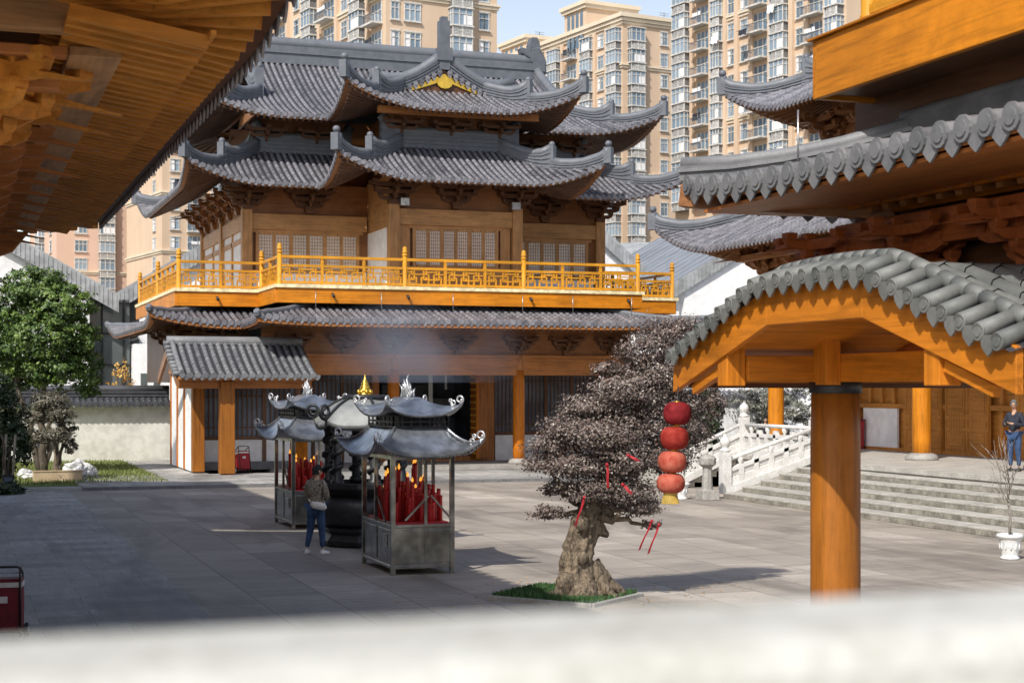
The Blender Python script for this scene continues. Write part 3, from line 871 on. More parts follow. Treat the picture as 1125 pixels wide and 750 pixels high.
railing_run(bal, (8.0, 60.25), (8.0, 66.4), zb_, 4, ends=(False, True)); railing_run(bal, (8.0, 66.4), (8.0, 73.0), zb_, 4, ends=(False, True))
railing_run(bal, (25.1, 60.1), (28.2, 60.1), zb_, 2, ends=(False, True))
railing_run(bal, (28.2, 60.25), (28.2, 66.4), zb_, 4, ends=(False, True))

# upper storey (projecting centre room + main body)
uz = 6.72
def up_col(x, y, z1=9.95, r=.2):
    mb = MB(); mb.box((x, y, (uz+z1)/2), (2*r, 2*r, z1-uz)); mb.build('upper_column', 'wuz', hall, .02)
for x, y in ((15.65, 57.85), (20.55, 57.85), (10.75, 61.35), (25.45, 61.35), (10.75, 66.6), (10.75, 72.0)): up_col(x, y)
mb = MB()
mb.b2(15.85, 57.72, 9.2, 20.35, 57.98, 9.8); mb.b2(10.95, 61.22, 9.2, 15.5, 61.48, 9.8); mb.b2(20.7, 61.22, 9.2, 25.25, 61.48, 9.8)
mb.build('lintel_beam', 'wux', hall, .015)
mb = MB(); mb.b2(15.5, 57.9, 9.8, 20.7, 58.0, 11.0); mb.b2(10.6, 61.4, 9.8, 15.8, 61.5, 11.0); mb.b2(20.4, 61.4, 9.8, 25.6, 61.5, 11.0); mb.build('frieze_panel', 'wbx', hall)
mb = MB(); mb.b2(10.62, 61.5, 9.2, 10.88, 72, 9.75); mb.build('lintel_beam', 'wuy', hall)
mb = MB(); mb.b2(10.7, 61.5, 9.75, 10.8, 72, 11.0); mb.build('frieze_panel', 'wby', hall)
# white plaster: returns, dados and side panels
mb = MB(); mb.b2(15.58, 58.06, uz, 15.68, 61.6, 9.15); mb.b2(20.52, 58.06, uz, 20.62, 61.6, 9.15)
mb.b2(11.0, 61.36, uz, 15.5, 61.46, 7.62); mb.b2(20.7, 61.36, uz, 25.2, 61.46, 7.62)
mb.b2(10.72, 61.56, uz, 10.8, 72, 9.2)
mb.build('plaster_panel', 'plaster_bright', hall)
mb = MB(); mb.b2(15.56, 58.06, 9.15, 15.69, 61.6, 11.1); mb.b2(20.51, 58.06, 9.15, 20.63, 61.6, 11.1); mb.build('return_beam', 'wuy', hall)
mb = MB(); mb.b2(15.7, 58.02, uz, 20.5, 58.055, 9.9); mb.b2(10.9, 61.48, uz, 15.6, 61.52, 9.9); mb.b2(20.6, 61.48, uz, 25.3, 61.52, 9.9); mb.build('backing_wall', 'wbx', hall)
# dark timber end wall of the lower storey under the wide eave
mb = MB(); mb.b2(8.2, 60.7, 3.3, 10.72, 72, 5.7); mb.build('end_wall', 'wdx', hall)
mb = MB(); mb.b2(8.1, 60.55, 4.2, 10.9, 60.69, 4.6); mb.build('end_beam', 'wbx', hall)
for x_, y_, r_ in ((8.3, 60.6, -PI/4), (9.6, 60.55, 0), (8.15, 62.5, -PI/2), (8.15, 64.5, -PI/2)):
    mb = MB(); dougong(mb, (x_, y_, 4.5), r_, .9); mb.build('bracket_set', 'wdx', hall)
mb = MB(); mb.b2(15.85, 57.84, uz, 20.35, 57.92, 7.62); mb.build('dado_panel', 'wux', hall)
mb = MB()
for y in (64.3, 66.6, 69.2): mb.b2(10.66, y-.12, uz, 10.84, y+.12, 9.2)
mb.b2(10.66, 61.56, 8.72, 10.83, 72, 8.9)
mb.build('wall_stud', 'wuz', hall)
def win_row(x0, x1, y, n):
    w = (x1-x0)/n
    for k in range(n):
        lattice_window(hall, (x0+w*(k+.5), y-.02, 8.36), w-.03, 1.46, 'x', -1, 2)
    mb = MB()
    mb.b2(x0-.2, y-.05, 9.08, x1+.2, y+.06, 9.2); mb.b2(x0-.2, y-.05, 7.52, x1+.2, y+.06, 7.64)
    for k in range(n+1): mb.b2(x0+w*k-.05, y-.06, 7.64, x0+w*k+.05, y+.06, 9.08)
    mb.build('window_surround', 'wux', hall)
win_row(16.45, 19.75, 57.86, 3); win_row(11.15, 15.15, 61.36, 3); win_row(20.9, 24.9, 61.36, 3)
mb = MB(); mb.b2(15.9, 57.86, 7.62, 16.3, 57.96, 9.2); mb.b2(19.9, 57.86, 7.62, 20.3, 57.96, 9.2); mb.build('door_jamb', 'wuz', hall)
# upper brackets and the third storey wall
for x in (15.65, 18.1, 20.55):
    mb = MB(); dougong(mb, (x, 57.82, 9.85), 0, .9); mb.build('bracket_set', 'wdx', hall)
for x in (10.75, 13.2, 23.0, 25.45):
    mb = MB(); dougong(mb, (x, 61.32, 9.85), 0, .9); mb.build('bracket_set', 'wdx', hall)
for y in (62.6, 64.6, 66.6, 68.6, 70.6, 72.0):
    mb = MB(); dougong(mb, (10.7, y, 9.85), -PI/2, .95); mb.build('bracket_set', 'wbx', hall)
mb = MB(); mb.b2(15.9, 58.6, 10.8, 20.2, 62.2, 13.6); mb.b2(11.3, 62.1, 10.8, 24.8, 71.2, 13.6); mb.build('attic_wall', 'wbx', hall)
mb = MB(); mb.b2(15.8, 58.5, 12.75, 20.3, 58.75, 13.0); mb.b2(15.8, 58.48, 12.1, 20.3, 58.75, 12.35); mb.b2(11.2, 61.98, 12.75, 15.7, 62.2, 13.0); mb.b2(20.4, 61.98, 12.75, 24.9, 62.2, 13.0); mb.b2(14.9, 57.1, 13.25, 21.2, 57.35, 13.5); mb.build('attic_beam', 'wnx', hall)
for x in (16.1, 18.05, 20.0):
    mb = MB(); dougong(mb, (x, 58.5, 12.45), 0, .75); mb.build('bracket_set', 'wdx', hall)
for x in (11.6, 13.6, 22.5, 24.5):
    mb = MB(); dougong(mb, (x, 62.0, 12.45), 0, .75); mb.build('bracket_set', 'wdx', hall)
for x in (15.9, 20.3):
    lm = MB(); lm.box((x+.1, 57.55, 10.02), (.34, .3, .3)); lm.build('floodlight', 'chrome', hall, .02)
rd = MB()
for x in (12.2, 14.6, 17.3, 20.0, 22.0, 24.4): rd.tube([(x, 55.6, 5.8), (x, 55.6, 6.5)], .014, 5)
rd.build('lightning_rod', 'chrome', hall)

# ---- side porch at the left end of the hall
porch = thing('side_porch', 'small tiled lean-to porch on square orange pillars at the end of the hall', 'porch', (9.5, 56, 0))
T, R, G = MB(), MB(), MB()
Pp = slope(T, R, (7.2, 54.2), (1, 0), (0, 1), 4.75, 3.5, lambda d: .36*d+.03*d*d, lambda s: 2.6, None, (0, 0), pitch=.27, r=.09, rafter=2.2)
ridge_band(G, [(7.15+k*.8, 56.85, 4.58) for k in range(7)], .3, .16, 1)
for k in range(9):
    d = k*.31; T.cr = random.random(); T.cm = 0
    q = V((7.02, 54.25+d, 3.55+.36*d+.03*d*d)); T.tube([q, q+V((.35, 0, .02))], .09, 8)
G.tube([(7.32, 54.2+d, 3.60+.36*d+.03*d*d) for d in np.linspace(0, 2.6, 7)], .09, 8)
r_ = T.build('porch_roof', ['tile_near', 'tile_sheet'], porch); R.build('rafter_soffit', ['wnx', 'wny'], r_); G.build('roof_ridge', 'tile_near', r_)
mb = MB(); mb.prism([(7.14, 54.25, 3.12), (7.14, 54.25, 3.42), (7.14, 56.9, 4.5), (7.14, 59.4, 3.5), (7.14, 59.4, 3.2), (7.14, 56.9, 4.15)], (.1, 0, 0)); mb.build('gable_board', 'wby', porch)
mb = MB(); mb.b2(7.3, 54.9, 3.05, 11.9, 55.1, 3.38); mb.build('eave_beam', 'wnx', porch, .01)
for x, y, w in ((8.95, 55.0, .5), (8.2, 56.6, .42)):
    mb = MB(); mb.b2(x-w/2, y-w/2, .12, x+w/2, y+w/2, 3.3 if y < 56 else 3.6); mb.build('pillar', 'gatecol', porch, .02)
mb = MB(); mb.b2(8.0, 56.81, .13, 8.1, 62.3, 3.6); mb.build('plaster_panel', 'plaster_bright', porch)
mb = MB()
for k in range(3): mb.b2(7.96, 58.5+k*1.85-.12, .13, 8.12, 58.5+k*1.85+.12, 3.62)
mb.b2(7.92, 56.8, 3.6, 8.14, 62.4, 3.85); mb.build('wall_stud', 'woz', porch)
panel_wall(porch, 8.3, 11.9, 57.4, .14, 3.6, 3, 1.2)
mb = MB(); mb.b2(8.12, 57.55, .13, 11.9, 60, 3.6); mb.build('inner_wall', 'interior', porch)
mb = MB(); mb.b2(8.3, 57.34, .13, 11.9, 57.42, .42); mb.build('base_course', 'plinth', porch)
# ================================================================ NEAR HALL ON THE LEFT (only its eaves are in view)
lh = thing('side_hall', 'near timber hall whose ribbed orange eave and brackets fill the upper left corner', 'hall', (-5, 18, 0))
T, R = MB(), MB()
pl_ = lambda d: .16*d+.03*d*d
EX, EY0, EY1, EZ = 2.3, 10.6, 28.4, 5.86
P1 = slope(T, R, (EX, EY0), (0, 1), (-1, 0), EY1-EY0, EZ, pl_, lambda s: min(s, EY1-EY0-s, 3), None, (.55, .25), 2.4, .15, .235, .10, rafter=1.6, rw=.10, thick=.10, rin=.15)
P2 = slope(T, R, (EX, EY0), (-1, 0), (0, 1), 14, EZ, pl_, lambda s: min(s, 3), None, (.55, 0), 2.4, .25, .235, .085, rafter=1.6, rw=.125, thick=.13)
P3 = slope(T, R, (EX, EY1), (-1, 0), (0, -1), 14, EZ, pl_, lambda s: min(s, 3), None, (.25, 0), 2.4, .25, .3, .085, rafter=1.6, rw=.125, thick=.13)
lr = T.build('lower_roof', ['tile', 'tile_sheet'], lh); R.build('rafter_soffit', ['wdx', 'wlx'], lr)  # boards darker than the rafters: shade of the gaps painted in
# second tier of rafters below the flying ones
R = MB()
n = int((EY1-EY0-2.4)/.235)
for i in range(n):
    y = EY0+1.3+i*.235; R.cr = random.random()*.7
    R.bar((EX-.5, y, EZ-.215), (EX-1.5, y, EZ-.05), .10, .10)
R.bar((EX-.49, EY0+1.1, EZ-.175), (EX-.49, EY1-1.1, EZ-.175), .04, .04)
R.build('rafter_tier', ['wlx'], lh)
R = MB(); R.bar((1.05, 12.45, 6.20), (1.98, 11.47, 6.14), .22, .17); R.build('hip_rafter', 'wlx', lh, .015)
b = MB(); b.b2(.86, 12.75, 5.66, 1.26, 27.2, 5.74); b.build('soffit_plank', 'pale_y', lh, .01)
b = MB(); b.b2(1.14, 12.58, 5.743, 1.26, 27.1, 5.95); b.build('eave_beam', 'wly', lh, .01)
b = MB(); b.b2(-4, 12.36, 5.77, 1.25, 12.56, 6.3); b.build('eave_beam', 'pale_x', lh, .01)
b = MB(); b.b2(-4, 12.6, 5.62, .84, 12.74, 5.70); b.b2(-4, 12.9, 5.42, .8, 13.1, 5.54); b.build('tie_beam', 'wnx', lh, .01)
b = MB(); b.b2(-.05, 13.2, 4.1, .12, 26.8, 4.7); b.b2(-.1, 13.2, 4.703, .18, 26.8, 4.82); b.build('architrave', 'wdy', lh)
b = MB(); b.prism([(.95, 27.0, 5.30), (.2, 27.0, 5.0), (-.6, 27.0, 5.0), (-.6, 27.0, 5.62), (1.2, 27.0, 5.62)], (0, .25, 0)); b.build('corner_beam', 'wnx', lh, .02)
b = MB(); b.b2(-10, 13.0, 0, -.12, 26.6, 5.6); b.build('hall_wall', 'wdx', lh)
for k in range(13):
    y = 13.7+k*1.07
    mb = MB(); dougong(mb, (.08, y, 4.82), PI/2, .78); mb.build('bracket_set', ['wly'] if k < 2 else ['wnx'], lh)
mb = MB(); dougong(mb, (.08, 13.2, 4.82), PI/4, .8); mb.build('bracket_set', 'wlx', lh)
for x in (-.8, -2.0): 
    mb = MB(); dougong(mb, (x, 13.3, 4.82), 0, .78); mb.build('bracket_set', 'wlx', lh)
# upper storey of the same hall, set back
b = MB(); b.b2(-12, 13.5, 5.9, -2.4, 24.0, 11.4); b.build('upper_wall', 'wbx', lh)
T, R, G = MB(), MB(), MB()
pu = lambda d: .34*d+.02*d*d
slope(T, R, (.9, 9.2), (0, 1), (-1, 0), 17, 10.9, pu, lambda s: 6.8, None, (0, 0), pitch=.4, r=.12, seg=1.2, rafter=2.4, fan=False)
slope(T, R, (-12.7, 9.2), (0, 1), (1, 0), 17, 10.9, pu, lambda s: 6.8, None, (0, 0), pitch=.8, r=.12, seg=2, rafter=2.4, fan=False)
ridge_band(G, [(-5.9, 9.3+k*4.2, 14.1) for k in range(5)], .4, .7, 2)
ur = T.build('upper_roof', ['tile', 'tile_sheet'], lh); R.build('rafter_soffit', ['wlx', 'wlx'], ur); G.build('roof_ridge', 'ridge', ur)
# the hall that continues the row along the court
lh2 = thing('rear_side_hall', 'long tiled hall that continues the row along the shaded side of the court', 'hall', (-6, 35, 0))
b = MB(); b.b2(-12, 27.0, 0, -2.4, 43.0, 11.4); b.build('hall_wall', 'wbx', lh2)
T, R, G = MB(), MB(), MB()
slope(T, R, (.9, 26.6), (0, 1), (-1, 0), 17.2, 10.9, pu, lambda s: 6.8, None, (0, 0), pitch=.4, r=.12, seg=1.2, rafter=2.4, fan=False)
slope(T, R, (-12.7, 26.6), (0, 1), (1, 0), 17.2, 10.9, pu, lambda s: 6.8, None, (0, 0), pitch=.8, r=.12, seg=2, rafter=2.4, fan=False)
ridge_band(G, [(-5.9, 26.8+k*4.2, 14.1) for k in range(5)], .4, .7, 2)
ur = T.build('hall_roof', ['tile', 'tile_sheet'], lh2); R.build('rafter_soffit', ['wlx', 'wlx'], ur); G.build('roof_ridge', 'ridge', ur)

# ================================================================ NEAR BUILDING ON THE RIGHT
nr = thing('gallery_building', 'near two storey gallery with large grey eave tiles and orange balcony at upper right', 'gallery', (9, 10, 0))
T, R, G = MB(), MB(), MB()
pn = lambda d: .17*d+.05*d*d
GX0, GY1, GZ = 7.4, 15.45, 5.09
E1a = slope(T, R, (GX0, GY1), (0, -1), (1, 0), 13, GZ, pn, lambda s: min(s, 1.75), None, (.16, 0), 2.4, .02, .30, .098, rafter=1.15, thick=.12, capn=14, fan=False, norafter=True)
E1b = slope(T, R, (GX0, GY1), (1, 0), (0, -1), 6, GZ, pn, lambda s: min(s, 1.75), None, (.16, 0), 2.4, .02, .30, .098, rafter=1.15, thick=.12, capn=14, fan=False, norafter=True)
hp = [E1a(t, t, .10) for t in (0, .4, .8, 1.2, 1.75)]
ridge_band(G, hp, .20, [.16, .14, .13, .13, .14], 1, caprad=.075)
ridge_band(G, [E1a(1.5+k*1.0, 1.75, .02) for k in range(11)], .24, .30, 0, caprad=.07)
r_ = T.build('lower_roof', ['tile_near', 'tile_sheet'], nr); R.build('soffit_board', ['wbe', 'wbe'], r_); G.build('roof_ridge', 'tile_near', r_)
# stepped eave timbers
R = MB(); R.b2(GX0+.05, 3, GZ-.165, GX0+1.2, GY1-.35, GZ-.13); R.build('eave_board', 'wbe', nr)
R = MB()
def yb(d0, d1, z0, z1, y0, y1): R.b2(GX0+d0, y0, z0, GX0+d1, y1, z1)
yb(1.19, 1.25, GZ-.195, GZ-.14, 3, GY1-.9); yb(1.5, 1.57, GZ-.245, GZ-.17, 3, GY1-1.1); R.build('eave_batten', 'woy', nr, .005)
R = MB()
for k in range(44):
    y = GY1-1.0-k*.3; R.cr = random.random()
    R.b2(GX0+1.175, y-.035, GZ-.19, GX0+1.19, y+.035, GZ-.145); R.bar((GX0+1.26, y, GZ-.20), (GX0+2.0, y, GZ-.02), .10, .09)
R.build('rafter_tier', 'wnx', nr)
R = MB()
for k in range(9):
    a = .12+k*.15
    R.bar((GX0+.25+.09*k, GY1-.28-.04*k+.0, GZ-.02-.012*k), (GX0+1.9, GY1-1.5-k*.22, GZ-.18), .085, .09)
R.build('fan_rafter', 'wox', nr)
R = MB(); R.bar((GX0-.02, GY1+.02, GZ+.05), (GX0+1.6, GY1-1.6, GZ-.20), .2, .24); R.build('hip_rafter', 'wbx', nr, .01)
b = MB(); b.b2(8.72, 3, 4.45, 8.9, 14.6, 4.78); b.build('eave_beam', 'wry', nr, .01)
b = MB(); b.b2(8.85, 3, 3.45, 9.05, 15.0, 3.95); b.b2(8.8, 3, 3.953, 9.1, 15.1, 4.07); b.build('architrave', 'wry', nr, .01)
for y in (14.85, 13.2, 11.6, 10.1, 8.6):
    mb = MB(); dougong(mb, (8.95, y, 4.05), -PI/2, .62, 3); mb.build('bracket_set', ['wrx'], nr, .006)
for y in (14.9, 10.3, 5.7): column(nr, 8.95, y, .1, 4.0, .2)
b = MB(); b.b2(9.15, 3, 4.07, 9.3, 14.9, 6.2); b.build('storey_wall', 'wdy', nr)
b = MB(); b.b2(8.52, 2, 6.12, 12, 14.44, 6.3); b.build('balcony_floor', 'wdy', nr)
b = MB(); b.b2(8.44, 2, 6.08, 8.515, 14.5, 6.68); b.build('fascia_board', 'wcy', nr, .008)
b = MB(); b.b2(8.445, 14.505, 6.08, 12, 14.58, 6.68); b.build('fascia_board', 'wcx', nr, .008)
b = MB(); b.b2(8.40, 2, 6.683, 8.60, 14.62, 6.71); b.build('coping_strip', 'wcy', nr, .005)
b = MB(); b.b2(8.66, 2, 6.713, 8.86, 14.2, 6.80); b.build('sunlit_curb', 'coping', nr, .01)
railing_run(nr, (8.76, 14.0), (8.76, 9.5), 6.8, 3); railing_run(nr, (8.76, 9.5), (8.76, 5), 6.8, 3, ends=(False, True))
b = MB(); b.b2(10.3, 2, 6.31, 10.5, 13.0, 9.8); b.build('upper_wall', 'wcy', nr)
rd = MB(); q = E1a(GY1-13.65, .35, 0); rd.tube([q, q+V((0, 0, .62))], .011, 6); rd.build('lightning_rod', 'chrome', nr)

# ================================================================ THE GATE PORCH UNDER IT
gt = thing('gate_porch', 'orange timber gate porch with curved gable of large grey tiles on one thick round column', 'gate', (7.25, 12.03, 0))
GC, HW, GE = 12.03, 2.80, 3.40
def gp(d):
    if d < 1.85: return .345*d
    k = (d-1.85)/(HW-1.85); return .345*1.85+.03*(1-(1-k)**2)
T, R = MB(), MB()
for sgn, nn in ((-1, (0, 1)), (1, (0, -1))):
    slope(T, R, (7.42, GC+sgn*HW), (1, 0), nn, 3.3, GE, gp, lambda s: HW, None, (0, 0), pitch=.275, r=.092, rafter=2.2, thick=.10, seg=.36, capn=14, fan=False, norafter=True)
# verge: pipe along the slope and short inclined barrel tiles pointing outward
def gz(y): return GE+gp(HW-abs(y-GC))
ys = np.linspace(GC-HW, GC+HW, 33)
for a, b in zip(ys[:-1], ys[1:]):
    T.cm = 0; T.cr = random.random(); dy = .004
    T.tube([(7.20, a+dy, gz(a)+.115), (7.20, b-dy, gz(b)+.115)], .068, 12)
T.cm = 1; T.cr = .4
for a, b in zip(ys[:-1], ys[1:]): T.poly([(6.90, a, gz(a)-.06), (7.3, a, gz(a)+.06), (7.3, b, gz(b)+.06), (6.90, b, gz(b)-.06)])
ln = [0]
for a, b in zip(ys[:-1], ys[1:]): ln.append(ln[-1]+math.hypot(b-a, gz(b)-gz(a)))
pit = ln[-1]/25
for k in range(25):
    s = (k+.5)*pit; y = float(np.interp(s, ln, ys)); z = gz(y)
    T.cm = 0; T.cr = .1+.8*random.random()
    T.tube([(6.87, y, z-.02), (7.19, y, z+.095)], [.066, .062], 14)
    T.lathe((6.865, y, z-.02), [(.067, 0), (.069, .015), (.06, .022)], 14, axis='x')
    T.lathe((6.858, y, z-.02), [(.040, 0), (.042, .008)], 10, axis='x')
    s2 = (k+1)*pit
    if s2 < ln[-1]:
        y2 = float(np.interp(s2, ln, ys)); z2 = gz(y2)-.055; T.cr = .2+.75*random.random()
        T.prism([(6.872+.02*q, y2+a_*.085, z2+b_*.085) for a_, b_, q in ((-.85, .55, 0), (.85, .55, 0), (1.0, .1, 0), (.88, -.4, 0), (.5, -.85, 0), (0, -1.25, 0), (-.5, -.85, 0), (-.88, -.4, 0), (-1.0, .1, 0))], (.02, 0, 0))
g_r = T.build('gate_roof', ['tile_gate', 'tile_sheet'], gt); R.build('soffit_board', ['gatewood_x', 'gatewood_x'], g_r)
CB = MB()
for ya, yb_ in ((-2.72, -.80), (-.80, .80), (.80, 2.72)):
    za, zb2 = 3.12+(.60 if abs(ya) < 1 else 0), 3.12+(.60 if abs(yb_) < 1 else 0)
    CB.prism([(7.03, GC+ya, za), (7.03, GC+yb_, zb2), (7.03, GC+yb_, zb2+.03), (7.03, GC+ya, za+.03)], (3.6, 0, 0))
CB.build('ceiling_board', 'gatewood_x', g_r)
# barge boards: three straight planks
def plank(y0, z0, y1, z1, h=.34, name='barge_board'):
    b = MB(); b.prism([(6.96, y0, z0), (6.96, y1, z1), (6.96, y1, z1+h), (6.96, y0, z0+h)], (.065, 0, 0)); b.build(name, 'gatewood_y', gt, .006)
BZ = 3.66
plank(GC-HW+.02, 3.045, GC-.80, BZ, .335); plank(GC-.797, BZ, GC+.797, BZ, .36); plank(GC+HW-.02, 3.045, GC+.80, BZ, .335)
for y in (GC-1.73, GC+1.73):
    b = MB(); b.box((7.085, y, 3.37), (.2, .2, .52)); b.build('hanging_post', 'gatewood_z', gt, .008)
b = MB(); b.b2(8.06, 10.0, 3.15, 8.24, GC+1.55, 3.42); b.build('cross_beam', 'gatewood_y', gt, .008)
for y in (GC-1.66, GC+1.66):
    b = MB(); b.b2(7.19, y-.07, 3.155, 10.4, y+.07, 3.40); b.build('cantilever_beam', 'gatewood_x', gt, .008)
b = MB(); b.box((7.98, 13.5, 3.35), (.16, .24, .46)); b.build('king_post', 'gatewood_z', gt, .006)
for s_ in (-1, 1):
    b = MB(); b.bar((7.05, GC+s_*1.85, 3.26), (7.05, GC+s_*2.45, 3.07), .07, .09); b.build('gable_strut', 'gatewood_y', gt, .004)
    b = MB(); b.b2(7.1, GC+s_*(HW-.12)-.03, 3.09, 10.6, GC+s_*(HW-.12)+.03, 3.2); b.build('eave_board', 'wdx', gt)
c = column(gt, 8.15, 13.63, .0, 3.06, .242, 'gatecol'); column(gt, 8.15, 10.15, .0, 3.06, .242, 'gatecol')
b = MB(); b.lathe((8.15, 13.63, 0), [(.244, 3.04), (.257, 3.045), (.257, 3.145), (.244, 3.149)], 24); b.build('column_collar', 'iron', gt)

# ================================================================ MAIN HALL BEYOND, ON ITS STEPPED PLATFORM
mh = thing('main_hall', 'large hall with orange columns on a stepped stone platform at the right of the court', 'temple', (27, 40, 1))
PZ = 1.0
pf = MB(); pf.b2(23.2, 16, 0, 46, 52, PZ-.12); pf.b2(23.15, 16, PZ-.12, 46, 52.05, PZ); pf.build('platform', 'step', mh)
for k in range(5):
    x = 20.3+k*.58
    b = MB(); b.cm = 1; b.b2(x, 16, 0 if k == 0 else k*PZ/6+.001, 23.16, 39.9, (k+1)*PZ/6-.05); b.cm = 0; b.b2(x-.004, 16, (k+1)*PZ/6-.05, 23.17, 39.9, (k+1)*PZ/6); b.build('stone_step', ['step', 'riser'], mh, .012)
for k in range(5):
    x = 21.3+k*.38
    b = MB(); b.b2(x, 44.6, 0, 23.14, 49.0, (k+1)*PZ/6); b.build('stone_step', 'step', mh, .012)
for y in (48.0, 43.7, 39.4, 34.0, 29.7): column(mh, 26.4, y, PZ, 6.6, .27, 'wcz')
def orange_wall(x, y0, y1):
    w = MB(); w.b2(x, y0, PZ, x+.15, y1, 6.8)
    wl = w.build('facade_wall', 'facade_y', mh)
    return wl
fw = orange_wall(29.5, 28, 50.0)
b = MB()
y = 49.9
while y > 30: b.b2(29.38, y-.16, PZ, 29.5, y, 6.5); y -= .72
b.build('facade_post', 'facade_z', fw)
b = MB(); b.b2(29.34, 45.2, PZ+.1, 29.42, 47.25, 2.4); b.b2(29.34, 47.6, PZ+.1, 29.42, 49.3, 2.4); b.build('plaster_panel', 'plaster_bright', fw)
b = MB(); b.b2(29.30, 28, 2.4, 29.45, 50, 2.55); b.b2(29.3, 28, PZ, 29.44, 50, PZ+.1); b.build('facade_rail', 'facade_y', fw)
def door(y0, y1):
    f = MB(); f.b2(29.26, y0, PZ, 29.36, y1, 3.9); d = f.build('door_leaf', 'facade_z', mh)
    p = MB()
    w = y1-y0
    for i in range(2):
        a = y0+w*i/2
        for z0, z1 in ((1.15, 1.75), (1.85, 2.1), (2.2, 3.1), (3.2, 3.8)):
            p.b2(29.235, a+.06, z0, 29.258, a+w/2-.06, z0+.05); p.b2(29.235, a+.06, z1-.05, 29.258, a+w/2-.06, z1)
            p.b2(29.235, a+.06, z0+.05, 29.258, a+.11, z1-.05); p.b2(29.235, a+w/2-.11, z0+.05, 29.258, a+w/2-.06, z1-.05)
            p.b2(29.245, a+.18, z0+.12, 29.258, a+w/2-.18, z1-.12)
    p.build('door_panel', 'facade_y', d)
door(40.2, 42.4); door(36.5, 38.8); door(42.6, 44.6)
b = MB()
for a, c_ in ((30.8, 48.0),): b.b2(26.25, a-3, 5.7, 26.55, c_+.4, 6.35)
b.b2(26.2, 28, 6.353, 26.6, 48.5, 6.5); b.build('lintel_beam', 'wny', mh)
b = MB(); b.b2(26.35, 28, 6.5, 26.45, 48.4, 8.6); b.build('frieze_panel', 'wby', mh)
b = MB(); b.b2(26.0, 48.25, 5.7, 40, 48.55, 6.35); b.b2(26.4, 48.35, 6.35, 40, 48.45, 8.6); b.build('end_beam', 'wbx', mh)
for y in (48.0, 45.85, 43.7, 41.5, 39.4, 37.2):
    mb = MB(); dougong(mb, (26.35, y, 6.5), -PI/2, 1.15); mb.build('bracket_set', 'wbx', mh)
mb = MB(); dougong(mb, (26.35, 48.2, 6.5), -PI*.75, 1.25); mb.build('bracket_set', 'wbx', mh)
b = MB(); b.b2(25.0, 30, 7.3, 25.2, 48.2, 7.5); b.build('eave_purlin', 'wby', mh)
T, R, G = MB(), MB(), MB()
pm = lambda d: .46*d+.03*d*d
A2 = slope(T, R, (24.0, 52.2), (0, -1), (1, 0), 26, 7.75, pm, lambda s: min(s, 3.6), None, (1.05, 0), 4.2, .12, .26, .085, rafter=2.6)
B2 = slope(T, R, (24.0, 52.2), (1, 0), (0, -1), 16, 7.75, pm, lambda s: min(s, 3.6), None, (1.05, 0), 4.2, .12, .26, .085, rafter=2.6)
hip_ridge(G, A2, 26, 0, 3.6, split=2.0)
ridge_band(G, [A2(3.4+k*2, 3.6) for k in range(11)], .34, .5, 3)
r_ = T.build('lower_roof', ['tile', 'tile_sheet'], mh); R.build('rafter_soffit', ['wby', 'wbx'], r_); G.build('roof_ridge', 'ridge', r_)
b = MB(); b.b2(27.6, 28, 8.6, 40, 46.4, 13.2); b.build('upper_wall', 'wbx', mh)
for y in (46.2, 43.8, 41.2, 38.6):
    mb = MB(); dougong(mb, (27.5, y, 11.0), -PI/2, 1.0); mb.build('bracket_set', 'wbx', mh)
T, R, G = MB(), MB(), MB()
A3 = slope(T, R, (25.0, 48.7), (0, -1), (1, 0), 22, 12.1, pm, lambda s: s if s < 3.2 else 7.5, None, (1.0, 0), 4.0, .12, .26, .085, rafter=2.4)
B3 = slope(T, R, (25.0, 48.7), (1, 0), (0, -1), 15, 12.1, pm, lambda s: min(s, 3.2), None, (1.0, 0), 4.0, .12, .26, .085, rafter=2.4)
hip_ridge(G, A3, 24, 0, 3.2, split=1.9)
pts = [A3(3.2, d) for d in np.linspace(3.2, 7.3, 8)]
ridge_band(G, pts, .34, [1.0, .7, .55, .5, .5, .5, .5, .5], 2)
r_ = T.build('upper_roof', ['tile', 'tile_sheet'], mh); R.build('rafter_soffit', ['wby', 'wbx'], r_); G.build('roof_ridge', 'ridge', r_)
# ================================================================ SETTING
g = MB(); g.poly([(-3000, -3000, -.02), (3000, -3000, -.02), (3000, 3000, -.02), (-3000, 3000, -.02)]); struct('ground', g, 'ground')
g = MB(); g.poly([(-4, -4, 0), (44, -4, 0), (44, 62, 0), (-4, 62, 0)]); struct('courtyard_paving', g, 'pave')
g = MB(); g.poly([(-4, -4, .004), (3.3, -4, .004), (3.3, 49.3, .004), (-4, 49.3, .004)]); struct('walkway', g, 'pave_path')
g = MB(); g.b2(3.75, 49.3, -.05, 30, 55.6, .09); g.b2(-4, 49.32, -.05, 3.75, 51.4, .012); struct('raised_walk', g, 'pave_path')
g = MB(); g.b2(3.7, 49.14, -.05, 30, 49.297, .10); struct('kerb', g, 'plinth')
g = MB(); g.b2(-14, 51.4, -.05, 8.0, 68, .045); struct('lawn', g, 'lawn')
g = MB(); g.b2(6.6, 52.0, .05, 8.5, 67.2, .075); struct('path', g, 'pave_path')
g = MB(); g.b2(-2, -4, 0, 3.5, 1.0, 1.95); struct('viewing_terrace', g, 'terrace')

